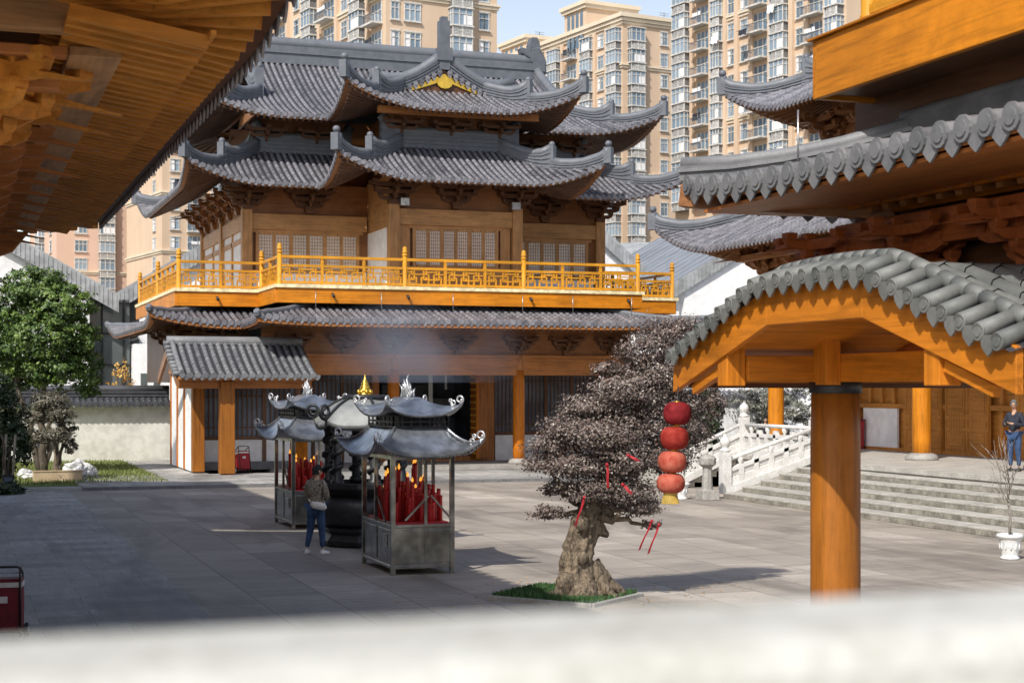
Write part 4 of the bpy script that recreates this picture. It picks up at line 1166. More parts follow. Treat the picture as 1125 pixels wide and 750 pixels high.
def blades(name, mat, n, area, h0, h1, label, cat, z=0, w=.012, inside=None):
    vs = []; fs = []; rv = []
    x0, y0, x1, y1 = area
    for i in range(n):
        x, y = random.uniform(x0, x1), random.uniform(y0, y1); a = random.uniform(0, 2*PI)
        if inside and not inside(x, y): continue
        h = random.uniform(h0, h1); l = random.uniform(0, .5)*h
        b = len(vs); c, s = math.cos(a)*w, math.sin(a)*w
        vs += [(x-c, y-s, z), (x+c, y+s, z), (x+l*math.cos(a+1.3), y+l*math.sin(a+1.3), z+h)]; fs.append((b, b+1, b+2)); rv.append(random.random())
    me = bpy.data.meshes.new(name); me.from_pydata(vs, [], fs); me.materials.append(M[mat])
    me.attributes.new('rv', 'FLOAT', 'FACE').data.foreach_set('value', rv)
    o = bpy.data.objects.new(name, me); COL.objects.link(o)
    return tag(o, label, cat, kind='stuff')
blades('grass', 'grass', 26000, (-3, 51.6, 6.6, 67.0), .04, .16, 'sunlit lawn grass in front of the white garden wall', 'grass', .045, .02)

# the blurred white rail right in front of the viewer
bl = thing('balustrade', 'pale cream stone balustrade rail, blurred, running along the bottom edge', 'balustrade', (.2, .9, 1.95))
r = MB()
pr = [(.975, 2.80), (.975, 2.90), (.968, 2.935), (.95, 2.955), (.93, 2.960), (.82, 2.960), (.80, 2.955), (.785, 2.938), (.78, 2.90), (.78, 2.80)]
r.prism([(-2, y, z) for y, z in pr], (5.2, 0, 0)); r.build('top_rail', 'parapet', bl)
r = MB(); r.b2(-2, .83, 1.95, 3.2, .92, 2.82); r.build('rail_panel', 'parapet', bl)
for x in (-1.9, -.75, 2.0):
    r = MB(); r.box((x, .875, 2.42), (.19, .23, 1.0)) ; r.build('rail_post', 'parapet', bl)

# ---- white marble stair railings by the main hall
def marble_rail(label, p0, p1, name='stair_railing', newels=(True, True), bays=3, top_h=.98):
    p0, p1 = V(p0), V(p1)
    t = thing(name, label, 'railing', p0)
    d = p1-p0
    z = lambda q, h: q+V((0, 0, h))
    b = MB(); b.bar(z(p0, .08), z(p1, .08), .26, .2); b.build('base_slab', 'marble', t)
    b = MB(); b.tube([z(p0, top_h-.06), z(p1, top_h-.06)], .062, 10); b.build('handrail', 'marble', t)
    b = MB(); b.bar(z(p0, .62), z(p1, .62), .15, .10)
    b.bar(z(p0, .28), z(p1, .28), .12, .2)
    b.bar(z(p0, .46), z(p1, .46), .03, .30)
    for h in (.40, .46, .52): b.bar(z(p0, h), z(p1, h), .07, .028)
    for i in range(1, bays*1+1):
        q = p0+d*((i-.5)/bays); b.box(z(q, .38), (.16, .16, .6)); b.lathe(z(q, .66), [(.045, 0), (.04, .05), (.085, .12), (.075, .21)], 8)
    for i in range(1, bays): q = p0+d*(i/bays); b.box(z(q, .48), (.15, .15, .62))
    b.build('rail_panel', 'marble', t)
    for q, on in ((p0, newels[0]), (p1, newels[1])):
        if on:
            n = MB(); n.box(z(q, .58), (.27, .27, 1.16)); n.lathe(z(q, 1.16), [(.12, 0), (.15, .03), (.15, .07), (.09, .1), (.09, .14), (.14, .2), (.155, .28), (.13, .36), (.06, .43), (.02, .47)], 14)
            n.build('newel_post', 'marble', t, .012)
    return t
marble_rail('white marble stair railing climbing the near edge of the grey steps', (20.45, 40.1, .12), (23.3, 40.1, PZ), bays=3)
marble_rail('level white marble railing along the platform edge behind the stair', (23.3, 44.4, PZ), (23.3, 40.3, PZ), 'platform_railing', newels=(True, False), bays=4)
marble_rail('white marble stair railing sloping down beyond the platform corner', (23.2, 44.5, PZ), (21.1, 44.5, .1), newels=(False, True), bays=2)

sp = thing('stone_post', 'short grey stone lamp post with flat cap beside the white stair', 'post', (19.6, 39.5, 0))
b = MB(); b.box((19.6, 39.5, .14), (.5, .5, .28)); b.build('base', 'stone', sp, .02)
b = MB(); b.lathe((19.6, 39.5, 0), [(.16, .28), (.15, .3), (.13, .9)], 8, False); b.build('shaft', 'stone', sp)
b = MB(); b.lathe((19.6, 39.5, 0), [(.14, .9), (.24, .98), (.25, 1.14), (.18, 1.2), (.04, 1.26)], 8, False); b.build('cap', 'stone', sp)

def flower_pot(label, loc, sapling=True, h=.46):
    t = thing('flower_pot', label, 'planter', loc, 0, None)
    b = MB(); b.lathe(loc, [(.14, 0), (.17, .01), (.17, .04), (.14, .06), (.15, .1), (.19, .34), (.205, .38), (.235, .40), (.24, .43), (.22, h), (.19, h), (.17, h-.05)], 24)
    for k in range(12):
        a = 2*PI*k/12; b.ell(V(loc)+V((.175*math.cos(a), .175*math.sin(a), .24)), (.02, .02, .07), 6, 4)
    b.build('pot', 'white', t)
    b = MB(); b.lathe(loc, [(.18, h-.06), (.1, h-.03), (.01, h-.02)], 12); b.build('soil', 'soil', t)
    return t
flower_pot('white ornate ceramic pot at the foot of the grey steps, holding a bare sapling', (18.0, 24.1, 0))
flower_pot('white ceramic pot beside the stone post and white stair railing', (19.05, 40.0, 0))

def branchy(mb, p, d, L, r, depth, spread=.55, droop=0):
    q = V(p); path = [q.copy()]; dd = V(d).normalized()
    for k in range(3):
        dd = (dd+V((random.uniform(-.14, .14), random.uniform(-.14, .14), random.uniform(-.08, .1)))).normalized()
        q = q+dd*(L/3); path.append(q.copy())
    mb.tube(path, [r, r*.85, r*.7, r*.55], 6 if r > .01 else 4)
    if depth <= 0: return
    for k in range(random.choice((2, 3))):
        a = path[random.choice((1, 2, 3))] if k else path[3]
        nd = (dd+V((random.uniform(-1, 1), random.uniform(-1, 1), random.uniform(-.1, .7)))*spread).normalized()
        branchy(mb, a, nd, L*random.uniform(.6, .85), r*.58, depth-1, spread)
sap = thing('bare_sapling', 'leafless pale sapling growing in the white ornate pot', 'sapling', (18.0, 24.1, .42))
random.seed(21)
b = MB(); b.tube([(18.0, 24.1, .42), (18.01, 24.1, .75), (17.98, 24.12, 1.1), (17.96, 24.1, 1.35)], [.028, .024, .02, .016], 8); b.build('trunk', 'bark_pale', sap)
b = MB()
for k in range(9):
    z = .95+k*.07; branchy(b, (17.98, 24.1, z), (random.uniform(-1, 1), random.uniform(-1, 1), .9), .42, .012, 2, .6)
b.build('branches', 'bark_pale', sap)
sap2 = thing('small_sapling', 'thin twiggy sapling in the pot beside the stone post', 'sapling', (19.05, 40.0, .42))
b = MB()
for k in range(6): branchy(b, (19.05, 40.0, .42+k*.06), (random.uniform(-.5, .5), random.uniform(-.5, .5), 1), .5, .012, 2, .5)
b.build('branches', 'bark_pale', sap2)

# hydrant and donation chest
hy = thing('fire_hydrant', 'small red fire hydrant standing behind the white stair railing', 'hydrant', (22.0, 43.2, 0))
b = MB(); b.lathe((22.0, 43.2, 0), [(.12, 0), (.12, .05), (.08, .06), (.08, .6), (.11, .62), (.11, .68), (.07, .76), (.02, .8)], 12); b.build('barrel', 'red', hy)
b = MB(); b.lathe((21.86, 43.2, .5), [(.05, 0), (.05, .28)], 10, axis='x'); b.lathe((22, 43.06, .42), [(.045, 0), (.045, .1)], 10, axis='y'); b.build('nozzle', 'red', hy)
dc = thing('offering_chest', 'dark red upright chest standing against the white wall panel of the main hall', 'chest', (29.0, 47.3, PZ))
b = MB(); b.box((29.0, 47.3, PZ+.5), (.45, .6, .9)); b.build('body', 'red', dc, .02)
b = MB(); b.box((29.0, 47.3, PZ+.98), (.52, .68, .06)); b.build('lid', 'darkred', dc, .01)
b = MB(); b.box((29.0, 47.3, PZ+.04), (.5, .64, .08)); b.build('base', 'darkred', dc)

# ---- garden wall with tile coping
gw = thing('garden_wall', 'cream garden wall with dark tile coping behind the lawn', 'wall', (0, 67.6, 0))
b = MB(); b.b2(-16, 67.5, 0, 8.9, 67.8, 2.45); b.build('wall_body', 'plaster_warm', gw)
T, R, G = MB(), MB(), MB()
slope(T, R, (-16, 67.05), (1, 0), (0, 1), 24.6, 2.42, lambda d: .38*d, lambda s: .58, None, (0, 0), pitch=.24, r=.085, rafter=.4, thick=.05, rw=.05)
slope(T, R, (-16, 68.25), (1, 0), (0, -1), 24.6, 2.42, lambda d: .38*d, lambda s: .58, None, (0, 0), pitch=.48, r=.085, rafter=.4, thick=.05, rw=.05)
ridge_band(G, [(-16+k*2.05, 67.65, 2.62) for k in range(13)], .26, .42, 2)
T.build('coping_tiles', ['tile_dk', 'tile_dk'], gw); R.build('coping_soffit', ['plaster_warm', 'plaster_warm'], gw); G.build('coping_ridge', 'tile_dk', gw)
b = MB(); b.b2(3.3, 67.44, .55, 4.1, 67.5, 1.35); b.build('vent_window', 'tile_dk', gw)
# ================================================================ INCENSE SHRINES
def curved_roof(mb, c, hx, hy, hx2, hy2, z0, z1, lift, J=8, n=8, power=1.5, thick=.035):
    c = V(c)
    def ring(f, dz=0):
        a, b = hx+(hx2-hx)*f, hy+(hy2-hy)*f; pts = []
        cs = [(-1, -1), (1, -1), (1, 1), (-1, 1)]
        for q in range(4):
            p, r = cs[q], cs[(q+1) % 4]
            for k in range(n):
                u = k/n; x = (p[0]+(r[0]-p[0])*u); y = (p[1]+(r[1]-p[1])*u); w = abs(2*u-1)**3.2
                bow = 1-.07*(1-w)*(1-f)
                pts.append(c+V((x*a*bow, y*b*bow, z0+(z1-z0)*f**power+lift*w*(1-f)**2.2+dz)))
        return pts
    mb.cs = True
    mb.ring_loft([ring(j/J) for j in range(J+1)], True, (False, True))
    mb.ring_loft([ring(0), ring(0, -thick), ring(.25, -thick-.02)], True, (False, True))
    mb.cs = False
    return ring
def curl(mb, p, d, r, w=.02, turns=1.3):
    p = V(p); d = V((d[0], d[1], 0)).normalized(); pts = []
    for k in range(15):
        a = -PI/2+2*PI*turns*k/14; rr = r*(1-.6*k/14)
        pts.append(p+d*(rr*math.cos(a))+V((0, 0, r+rr*math.sin(a))))
    mb.tube(pts, w, 6)
def make_shrine(name, label, x, y):
    t = thing(name, label, 'shrine', (x, y, 0), 0, 'candle shrines in the court')
    hx, hy = .51, .96
    b = MB(); b.b2(x-hx, y-hy, .12, x+hx, y+hy, .78); b.b2(x-hx-.03, y-hy-.03, .78, x+hx+.03, y+hy+.03, .83); b.b2(x-hx-.02, y-hy-.02, .10, x+hx+.02, y+hy+.02, .15)
    cab = b.build('cabinet', 'steel', t, .006)
    d = MB()
    for k in (-1, 1):
        d.b2(x+k*.27-.23, y-hy-.014, .19, x+k*.27+.23, y-hy, .74)
        for q in (-1, 1):
            yy = y+k*.46
            d.b2(x+q*(hx+.007)-.007, yy-.4, .19, x+q*(hx+.007)+.007, yy+.4, .74)
    d.build('door_panel', 'steel', cab, .01)
    h = MB(); h.b2(x-hx-.06, y-hy+.30, .45, x-hx-.02, y-hy+.42, .66); h.build('door_handle', 'chrome', cab)
    for sx in (-1, 1):
        for sy in (-1, 1):
            p = MB(); p.box((x+sx*(hx-.0), y+sy*(hy-.0), 1.0), (.075, .075, 2.0)); p.build('corner_post', 'steel', t, .005)
    for sx, sy in ((.1, -1), (.1, 1), (-1, .15), (1, .15)):
        p = MB(); p.box((x+sx*hx, y+sy*hy, 1.4), (.05, .05, 1.15)); p.build('middle_post', 'steel', t)
    p = MB()
    for sy in (-1, 1): p.b2(x-hx, y+sy*hy-.03, 1.90, x+hx, y+sy*hy+.03, 1.99)
    for sx in (-1, 1): p.b2(x+sx*hx-.03, y-hy, 1.903, x+sx*hx+.03, y+hy, 1.987)
    p.bar((x-hx, y-.5, .85), (x-hx+.02, y+.1, 1.25), .03, .03); p.bar((x-.3, y-hy, .9), (x+.1, y-hy, 1.3), .035, .035); p.bar((x+.5, y-hy, .9), (x+.15, y-hy, 1.3), .03, .03)
    p.build('frame_rail', 'steel', t)
    r = MB(); curved_roof(r, (x, y, 0), .93, 1.40, .42, .80, 1.97, 2.45, .26)
    e = r
    for k in range(30):
        u = -1+2*(k+.5)/30; w = abs(u)**3.2
        for sy in (-1, 1): e.ell((x+u*.91, y+sy*1.38*(1-.07*(1-w)), 1.95+.26*w), (.022, .022, .03), 6, 4)
        for sx in (-1, 1): e.ell((x+sx*.915*(1-.07*(1-w)), y+u*1.38, 1.95+.26*w), (.022, .022, .03), 6, 4)
    for sx in (-1, 1):
        for sy in (-1, 1):
            pts = [(x+sx*(.93+(.42-.93)*f), y+sy*(1.40+(.80-1.40)*f), 1.985+.48*f**1.5+.26*(1-f)**2.2) for f in np.linspace(0, 1, 8)]
            e.tube(pts, .025, 6)
    ro = r.build('lower_roof', 'roof_metal', t); e = MB()
    for sx in (-1, 1):
        for sy in (-1, 1):
            curl(e, (x+sx*.88, y+sy*1.35, 2.22), (sx, sy), .085, .016); curl(e, (x+sx*.78, y+sy*1.23, 2.15), (-sx, -sy), .055, .013); curl(e, (x+sx*.80, y+sy*1.25, 2.25), (sx, sy), .04, .011); curl(e, (x+sx*.70, y+sy*1.13, 2.13), (sx, sy), .045, .011)
    e.build('corner_scroll', 'scroll', ro)
    l = MB(); 
    for a, b_, z in ((.46, .82, 2.44), (.46, .82, 2.52), (.46, .82, 2.62)):
        for sy in (-1, 1): l.bar((x-a, y+sy*b_, z), (x+a, y+sy*b_, z), .03, .025)
        for sx in (-1, 1): l.bar((x+sx*a, y-b_, z), (x+sx*a, y+b_, z), .03, .025)
    for k in range(7):
        u = -1+2*k/6
        for sy in (-1, 1): l.bar((x+u*.46, y+sy*.82, 2.44), (x+u*.46, y+sy*.82, 2.62), .025, .025)
        for sx in (-1, 1): l.bar((x+sx*.46, y+u*.82, 2.44), (x+sx*.46, y+u*.82, 2.62), .025, .025)
    l.b2(x-.3, y-.6, 2.4, x+.3, y+.6, 2.64)
    l.build('lattice_band', 'iron', t)
    r = MB(); curved_roof(r, (x, y, 0), .66, 1.08, .10, .42, 2.63, 2.93, .20, power=1.25)
    uo = r.build('upper_roof', 'roof_metal', t)
    e = MB()
    for sx in (-1, 1):
        for sy in (-1, 1): 
            curl(e, (x+sx*.62, y+sy*1.04, 2.82), (sx, sy), .075, .016); curl(e, (x+sx*.54, y+sy*.94, 2.78), (-sx, -sy), .055, .013); curl(e, (x+sx*.5, y+sy*.9, 2.84), (sx, sy), .035, .011)
    e.build('corner_scroll', 'scroll', uo)
    f = MB(); rnd = random.Random(3)
    for k in range(26):
        yy = y+rnd.uniform(-.36, .36); xx = x+rnd.uniform(-.05, .05); hgt = (.40-.30*abs(yy-y)/.4)*rnd.uniform(.6, 1.15)
        f.tube([(xx, yy, 2.92), (xx+rnd.uniform(-.03, .03), yy+rnd.uniform(-.05, .05), 2.93+hgt*.6), (xx+rnd.uniform(-.04, .04), yy+rnd.uniform(-.07, .07), 2.93+hgt)], [.022, .014, .004], 5)
        if k % 3 == 0: curl(f, (xx, yy, 2.93), (0, 1 if k % 2 else -1), .05, .010)
    f.build('crown_finial', 'scroll', uo)
    tr = MB(); tr.b2(x-hx+.05, y-hy+.05, .83, x+hx-.05, y+hy-.05, .86); tr.build('candle_tray', 'red', t)
    return t
shA = make_shrine('candle_shrine', 'nearer bronze and steel candle shrine with two curved metal roofs, left of the bonsai', 7.37, 26.35)
shB = copy_tree(shA, loc=(7.55, 35.3, 0)); shB['label'] = 'farther candle shrine behind the woman, two curved metal roofs with spiky crown'
# candles
cand = None
def make_candles(x, y, n, label, group, seed):
    global cand
    rnd = random.Random(seed)
    for i in range(n):
        u, v = rnd.uniform(-.45, .45), max(-.82, min(.82, rnd.gauss(-.1, .42)))
        k = max(0, 1-abs(v+.1)/.9)
        s = .22+.42*k*rnd.uniform(.5, 1.15)+(.28 if i % 8 == 0 else 0)
        if cand is None:
            b = MB(); b.lathe((0, 0, 0), [(.030, 0), (.034, .02), (.034, .9), (.038, .97), (.02, 1.0)], 10)
            cand = b.build('candle', 'candle', None, loc=(0, 0, 0))
            f = MB(); f.lathe((0, 0, 0), [(.006, 1.0), (.022, 1.03), (.020, 1.06), (.004, 1.13)], 8); f.build('flame', 'flame', cand)
            o = cand
        elif i % 4 == 0: o = copy_tree(cand)
        else: o = cand.copy(); COL.objects.link(o)
        o.location = (x+u, y+v, .86); o.scale = (1, 1, s); tag(o, label, 'candle', group)
make_candles(7.37, 26.35, 92, 'red candle burning on the tray inside the nearer candle shrine', 'candles in the nearer shrine', 5)
make_candles(7.55, 35.3, 54, 'red candle burning on the tray inside the farther candle shrine', 'candles in the farther shrine', 6)
# red and orange votive banner in the far shrine
vb = MB(); vb.b2(7.35, 36.18, 1.1, 7.75, 36.22, 1.9); one('votive_banner', vb, 'vorange', 'orange votive cloth hanging at the back of the farther candle shrine', 'banner', (7.55, 36.2, 1.1))

# the large black censer
ce = thing('incense_censer', 'large black iron incense burner with pale curved roof and golden finial between the shrines', 'incense burner', (7.7, 30.6, 0))
cx, cy = 7.7, 30.6
b = MB(); b.lathe((cx, cy, 0), [(.70, 0), (.86, .03), (.90, .12), (.84, .2), (.80, .24), (.86, .30), (.88, .36), (.74, .40)], 8, False)
b.build('foot', 'iron', ce, .01)
b = MB(); b.lathe((cx, cy, 0), [(.72, .38), (.88, .46), (.95, .60), (.97, .72), (.92, .86), (.80, .95), (.74, .98)], 24); b.build('bowl', 'iron', ce)
b = MB(); b.lathe((cx, cy, 0), [(.72, .96), (.78, .98), (.94, 1.10), (1.0, 1.14), (1.0, 1.24), (.84, 1.24), (.80, 1.16)], 8, False); b.build('rim', 'iron', ce, .008)
for k in range(8):
    a = 2*PI*k/8
    if k % 2 == 0: 
        b = MB(); b.lathe((cx+.9*math.cos(a), cy+.9*math.sin(a), .66), [(.02, -.16), (.12, -.1), (.15, 0), (.12, .1), (.02, .16)], 10); b.build('boss', 'iron', ce)
for k in range(6):
    a = 2*PI*(k+.5)/6; x, y = cx+.74*math.cos(a), cy+.74*math.sin(a)
    b = MB(); b.lathe((x, y, 0), [(.13, 1.2), (.13, 1.28), (.085, 1.32), (.085, 2.2), (.12, 2.28), (.12, 2.36)], 12)
    b.tube([(x+.10*math.cos(q*.75), y+.10*math.sin(q*.75), 1.34+q*.034) for q in range(25)], [.05+.015*math.sin(q*2.1) for q in range(25)], 7)
    b.build('dragon_column', 'iron', ce)
b = MB()
rings = []
def censer_ring(f, dz=0):
    R0 = 1.04+(.40-1.04)*f; pts = []
    for k in range(6):
        a0, a1 = 2*PI*(k+.5)/6, 2*PI*(k+1.5)/6
        for q in range(8):
            u = q/8; w = abs(2*u-1)**3
            p0, p1 = V((math.cos(a0), math.sin(a0), 0)), V((math.cos(a1), math.sin(a1), 0))
            p = p0.lerp(p1, u)*R0
            pts.append(V((cx+p.x, cy+p.y, 2.36+.52*(f**1.2)+.12*w*(1-f)**2+.10*math.sin(PI*f)*1.0+dz)))
    return pts
b.cs = True; b.ring_loft([censer_ring(j/9) for j in range(10)], True, (False, True)); b.ring_loft([censer_ring(0), censer_ring(0, -.1), censer_ring(.3, -.2)], True, (False, True)); b.cs = False
ro = b.build('roof', 'censer_roof', ce)
b = MB()
for k in range(6):
    a = 2*PI*(k+.5)/6; d = (math.cos(a), math.sin(a))
    pts = []
    for f in np.linspace(1, 0, 10):
        q = censer_ring(f)[(k*8) % 48]; pts.append(q+V((0, 0, .02)))
    b.tube(pts, [.028]*9+[.035], 7)
    q = V(pts[-1]); sp_ = []
    for j in range(17):
        an = -PI/2+2*PI*1.25*j/16; rr = .15*(1-.62*j/16)
        sp_.append(q+V((d[0]*(.02+rr*math.cos(an)), d[1]*(.02+rr*math.cos(an)), .13+rr*math.sin(an))))
    b.tube(sp_, [.04-.0012*j for j in range(17)], 7)
b.lathe((cx, cy, 0), [(.40, 2.86), (.44, 2.88), (.44, 2.93), (.38, 2.95)], 24)
b.build('ridge_scrolls', 'iron', ro)
b = MB(); b.M = Matrix.Translation((cx, cy, 2.94)) @ Matrix.Scale(.74, 4) @ Matrix.Translation((-cx, -cy, -2.94)); b.lathe((cx, cy, 0), [(.20, 2.94), (.20, 2.98), (.15, 3.0), (.17, 3.03), (.185, 3.08), (.15, 3.11), (.12, 3.12), (.135, 3.16), (.11, 3.2), (.085, 3.21), (.10, 3.25), (.075, 3.29), (.055, 3.30), (.06, 3.34), (.03, 3.38), (.012, 3.46), (.004, 3.5)], 16)
for k in range(8): a = 2*PI*k/8; b.ell((cx+.17*math.cos(a), cy+.17*math.sin(a), 3.02), (.05, .05, .07), 6, 4)
b.build('finial', 'gold', ce)
# incense urns beside it
for i, (x, y) in enumerate(((6.75, 31.9), (7.2, 32.4))):
    pass

# ================================================================ FOLIAGE
def leaf_mesh(name, mat, parent, pads, n, size, dark=(.0, 1.0), up=.35, seed=1, shell=.62, gaps=0.0, aspect=.55, loc=(0, 0, 0), tone=(.55, .5, 0)):
    r = np.random.default_rng(seed)
    vol = np.array([p[3]*p[4]*p[5] for p in pads])**.72; vol /= vol.sum()
    V_, Fc, RV = [], [], []
    for p, w in zip(pads, vol):
        k = int(n*w)
        # clump centres
        m = max(5, int(k/28))
        d = r.normal(size=(m, 3)); d /= np.linalg.norm(d, axis=1)[:, None]
        rad = shell+(1-shell)*r.random(m)**.6; rad *= (1+.16*r.normal(size=m))
        cc = d*rad[:, None]; cb = r.random(m)
        if gaps: keep = r.random(m) > gaps; cc = cc[keep]; d = d[keep]; cb = cb[keep]; m = len(cc)
        idx = r.integers(0, m, k)
        sp = min(p[3], p[4], p[5]); spread = np.array([.15, .15, .12])*max(.6, min(1.4, .5/sp))
        pos = cc[idx]+r.normal(size=(k, 3))*spread
        pos = pos*np.array(p[3:6])+np.array(p[:3])
        nrm = d[idx]*.8+r.normal(size=(k, 3))*.5+np.array([0, 0, up]); nrm /= np.linalg.norm(nrm, axis=1)[:, None]
        t = r.normal(size=(k, 3)); t -= nrm*(t*nrm).sum(1)[:, None]; t /= np.linalg.norm(t, axis=1)[:, None]
        b = np.cross(nrm, t); s = size*(.6+.8*r.random(k))[:, None]
        V_.append(np.stack([pos-t*s, pos+b*s*aspect+nrm*s*.12, pos+t*s, pos-b*s*aspect+nrm*s*.12], 1).reshape(-1, 3))
        RV.append(np.clip(tone[0]*cb[idx]+tone[1]*r.random(k)+tone[2]*(pos[:, 2]-p[2])/p[5], .01, 1))  # last term lightens leaves up each pad: top light painted in
    vv = np.concatenate(V_); rv = np.concatenate(RV); k = len(rv)
    me = bpy.data.meshes.new(name)
    me.vertices.add(len(vv)); me.vertices.foreach_set('co', (vv-np.array(loc)).ravel())
    me.loops.add(4*k); me.loops.foreach_set('vertex_index', np.arange(4*k, dtype=np.int32))
    me.polygons.add(k); me.polygons.foreach_set('loop_start', np.arange(0, 4*k, 4, dtype=np.int32)); me.polygons.foreach_set('loop_total', np.full(k, 4, dtype=np.int32))
    me.update(calc_edges=True)
    me.materials.append(M[mat]); me.attributes.new('rv', 'FLOAT', 'FACE').data.foreach_set('value', rv)
    o = bpy.data.objects.new(name, me); COL.objects.link(o)
    if parent: o.parent = parent
    return o
def limb(mb, p0, p1, r0, r1, wig=.12, n=7, sides=9):
    p0, p1 = V(p0), V(p1); L = (p1-p0).length; pts = []
    for k in range(n+1):
        f = k/n; o = V((random.uniform(-1, 1), random.uniform(-1, 1), random.uniform(-.5, .5)))*wig*L*.35*math.sin(PI*f)
        pts.append(p0.lerp(p1, f)+o)
    mb.tube(pts, [r0+(r1-r0)*k/n for k in range(n+1)], sides)

# camera frame used to lay out positions (plain arithmetic on a pixel and a depth)
SN, CS = math.sin(math.radians(19.4)), math.cos(math.radians(19.4))
def at(px, py, D):
    lat = (px-562.5)/1750*D
    return V((lat*CS+D*SN, -lat*SN+D*CS, 3.1+(425-py)/1750*D))

# --- the old bonsai with red ribbons
random.seed(5)
bo = V((8.80, 21.9, 0))
bt = thing('bonsai_tree', 'large old bonsai tree with gnarled trunk and stepped purple grey foliage, tied with red ribbons', 'tree', bo)
b = MB()
tp = [(640, 664), (636, 642), (633, 618), (637, 595), (645, 572), (656, 548), (670, 524), (688, 498)]
DB = 23.45
path = [at(x, y, DB) for x, y in tp]; path[0].z = -.02
rad = [.35, .255, .195, .18, .195, .175, .145, .115]
# fluted trunk built from fused strands
def strand(off, rs, tw):
    pts = []
    for i, p in enumerate(path):
        a = off+tw*i; f = rad[i]*.74
        pts.append(p+V((math.cos(a)*f, math.sin(a)*f, 0)))
    # refine
    P2 = []
    R2 = []
    for i in range(len(pts)-1):
        for q in range(4):
            f = q/4; P2.append(pts[i].lerp(pts[i+1], f)+V((random.uniform(-.02, .02),)*2+(0,))); R2.append((rad[i]+(rad[i+1]-rad[i])*f)*rs*random.uniform(.88, 1.12))
    b.tube(P2, R2, 12)
for k in range(7): strand(2*PI*k/7, .33+.13*(k % 3), .42)
b.tube(path, [r*.66 for r in rad], 14)
for a, L_ in ((-.25, .78), (.9, .55), (2.2, .5), (3.5, .52), (4.5, .6), (5.35, .66)):
    q = bo+V((math.cos(a)*.17, math.sin(a)*.17, .5)); e_ = bo+V((math.cos(a)*L_, math.sin(a)*L_, -.04))
    m1 = q.lerp(e_, .45)+V((0, 0, -.08))
    b.tube([q, m1, e_], [.115, .085, .03], 10)
for (x, y, r) in ((640, 575, .10), (621, 640, .15), (617, 650, .12), (640, 612, .09)):
    q = at(x, y, DB-.25); b.ell(q, (r, r*.8, r*1.2), 10, 7)
b.tube([at(660, 566, DB-.1), at(672, 572, DB-.15), at(682, 563, DB-.2)], [.09, .06, .03], 8)
b.tube([at(660, 582, DB), at(668, 588, DB-.1)], [.1, .04], 8)
trunk = b.build('trunk', 'bark', bt)
rm = trunk.modifiers.new('fuse', 'REMESH'); rm.mode = 'VOXEL'; rm.voxel_size = .016; rm.use_smooth_shade = True
txb = bpy.data.textures.new('bark lumps', 'CLOUDS'); txb.noise_scale = .11; txb.noise_depth = 3
dm = trunk.modifiers.new('lumps', 'DISPLACE'); dm.texture = txb; dm.strength = .045; dm.mid_level = .55
pads = [(740, 366, 42, 24, 0.2), (706, 384, 34, 22, -.1), (768, 384, 26, 22, .3), (667, 405, 20, 13, -.2), (722, 410, 50, 22, .1), (690, 428, 46, 22, -.2), (655, 446, 40, 20, 0), (632, 468, 38, 20, -.1),
        (610, 490, 36, 17, 0), (660, 476, 50, 24, -.3), (708, 462, 52, 30, .1), (742, 440, 40, 28, .3), (755, 470, 30, 32, .4), (598, 508, 26, 12, -.1), (634, 512, 44, 18, -.3), (682, 505, 50, 24, -.1),
        (730, 500, 34, 26, .3), (648, 538, 36, 16, -.3), (612, 536, 22, 12, .2), (606, 563, 24, 11, 0), (688, 538, 40, 18, -.1), (705, 556, 26, 14, 0), (716, 574, 12, 9, 0), (668, 552, 26, 12, .2), (785, 440, 14, 24, .3)]
P3d = []
for (x, y, rx, ry, dz) in pads:
    q = at(x, y, DB+dz); k = DB/1750
    P3d.append((q.x, q.y, q.z, rx*k*.86, rx*k*.74, ry*k*.72))
b = MB()
fork = at(672, 528, DB); up1 = at(690, 470, DB+.1); up2 = at(715, 420, DB+.15)
limb(b, fork, up1, .17, .12); limb(b, up1, up2, .12, .08); limb(b, up2, at(738, 372, DB+.2), .08, .03)
for i, p in enumerate(P3d):
    q = V(p[:3]); src = min((fork, up1, up2, at(652, 562, DB)), key=lambda s: (s-q).length+ (0 if s.z < q.z+.3 else .8))
    limb(b, src, q-V((0, 0, p[5]*.4)), .06, .02, .25)
b.build('branches', 'bark', bt)
leaf_mesh('crown', 'leaf_purple', bt, P3d, 85000, .0215, seed=3, up=.5, shell=.6, loc=bo, gaps=.16, tone=(.4, .5, .12))
# planting bed with bright turf
BEDC = [V((7.42, 22.1, 0)), V((8.55, 23.0, 0)), V((9.66, 21.65, 0)), V((8.5, 20.75, 0))]
bed = thing('planting_bed', 'square stone edged planting bed of bright green turf under the bonsai', 'planting bed', (8.75, 21.9, 0))
b = MB()
for i in range(4): b.bar(BEDC[i]+V((0, 0, .015+.001*i)), BEDC[(i+1) % 4]+V((0, 0, .015+.001*i)), .08, .08)
b.build('kerb', 'stone', bed, .01)
b = MB(); b.prism([q+V((0, 0, -.02)) for q in BEDC], (0, 0, .07)); b.build('soil', 'soil', bed)
blades('turf', 'turf', 30000, (7.42, 20.7, 9.7, 23.0), .03, .085, 'bright green turf growing around the bonsai trunk', 'turf', .05, .012, lambda x, y: all((BEDC[(i+1) % 4]-BEDC[i]).to_2d().cross(V((x, y))-BEDC[i].to_2d()) < -.06 for i in range(4)) and math.hypot(x-8.85, y-21.85) > .55+.25*random.random())
FL = MB()
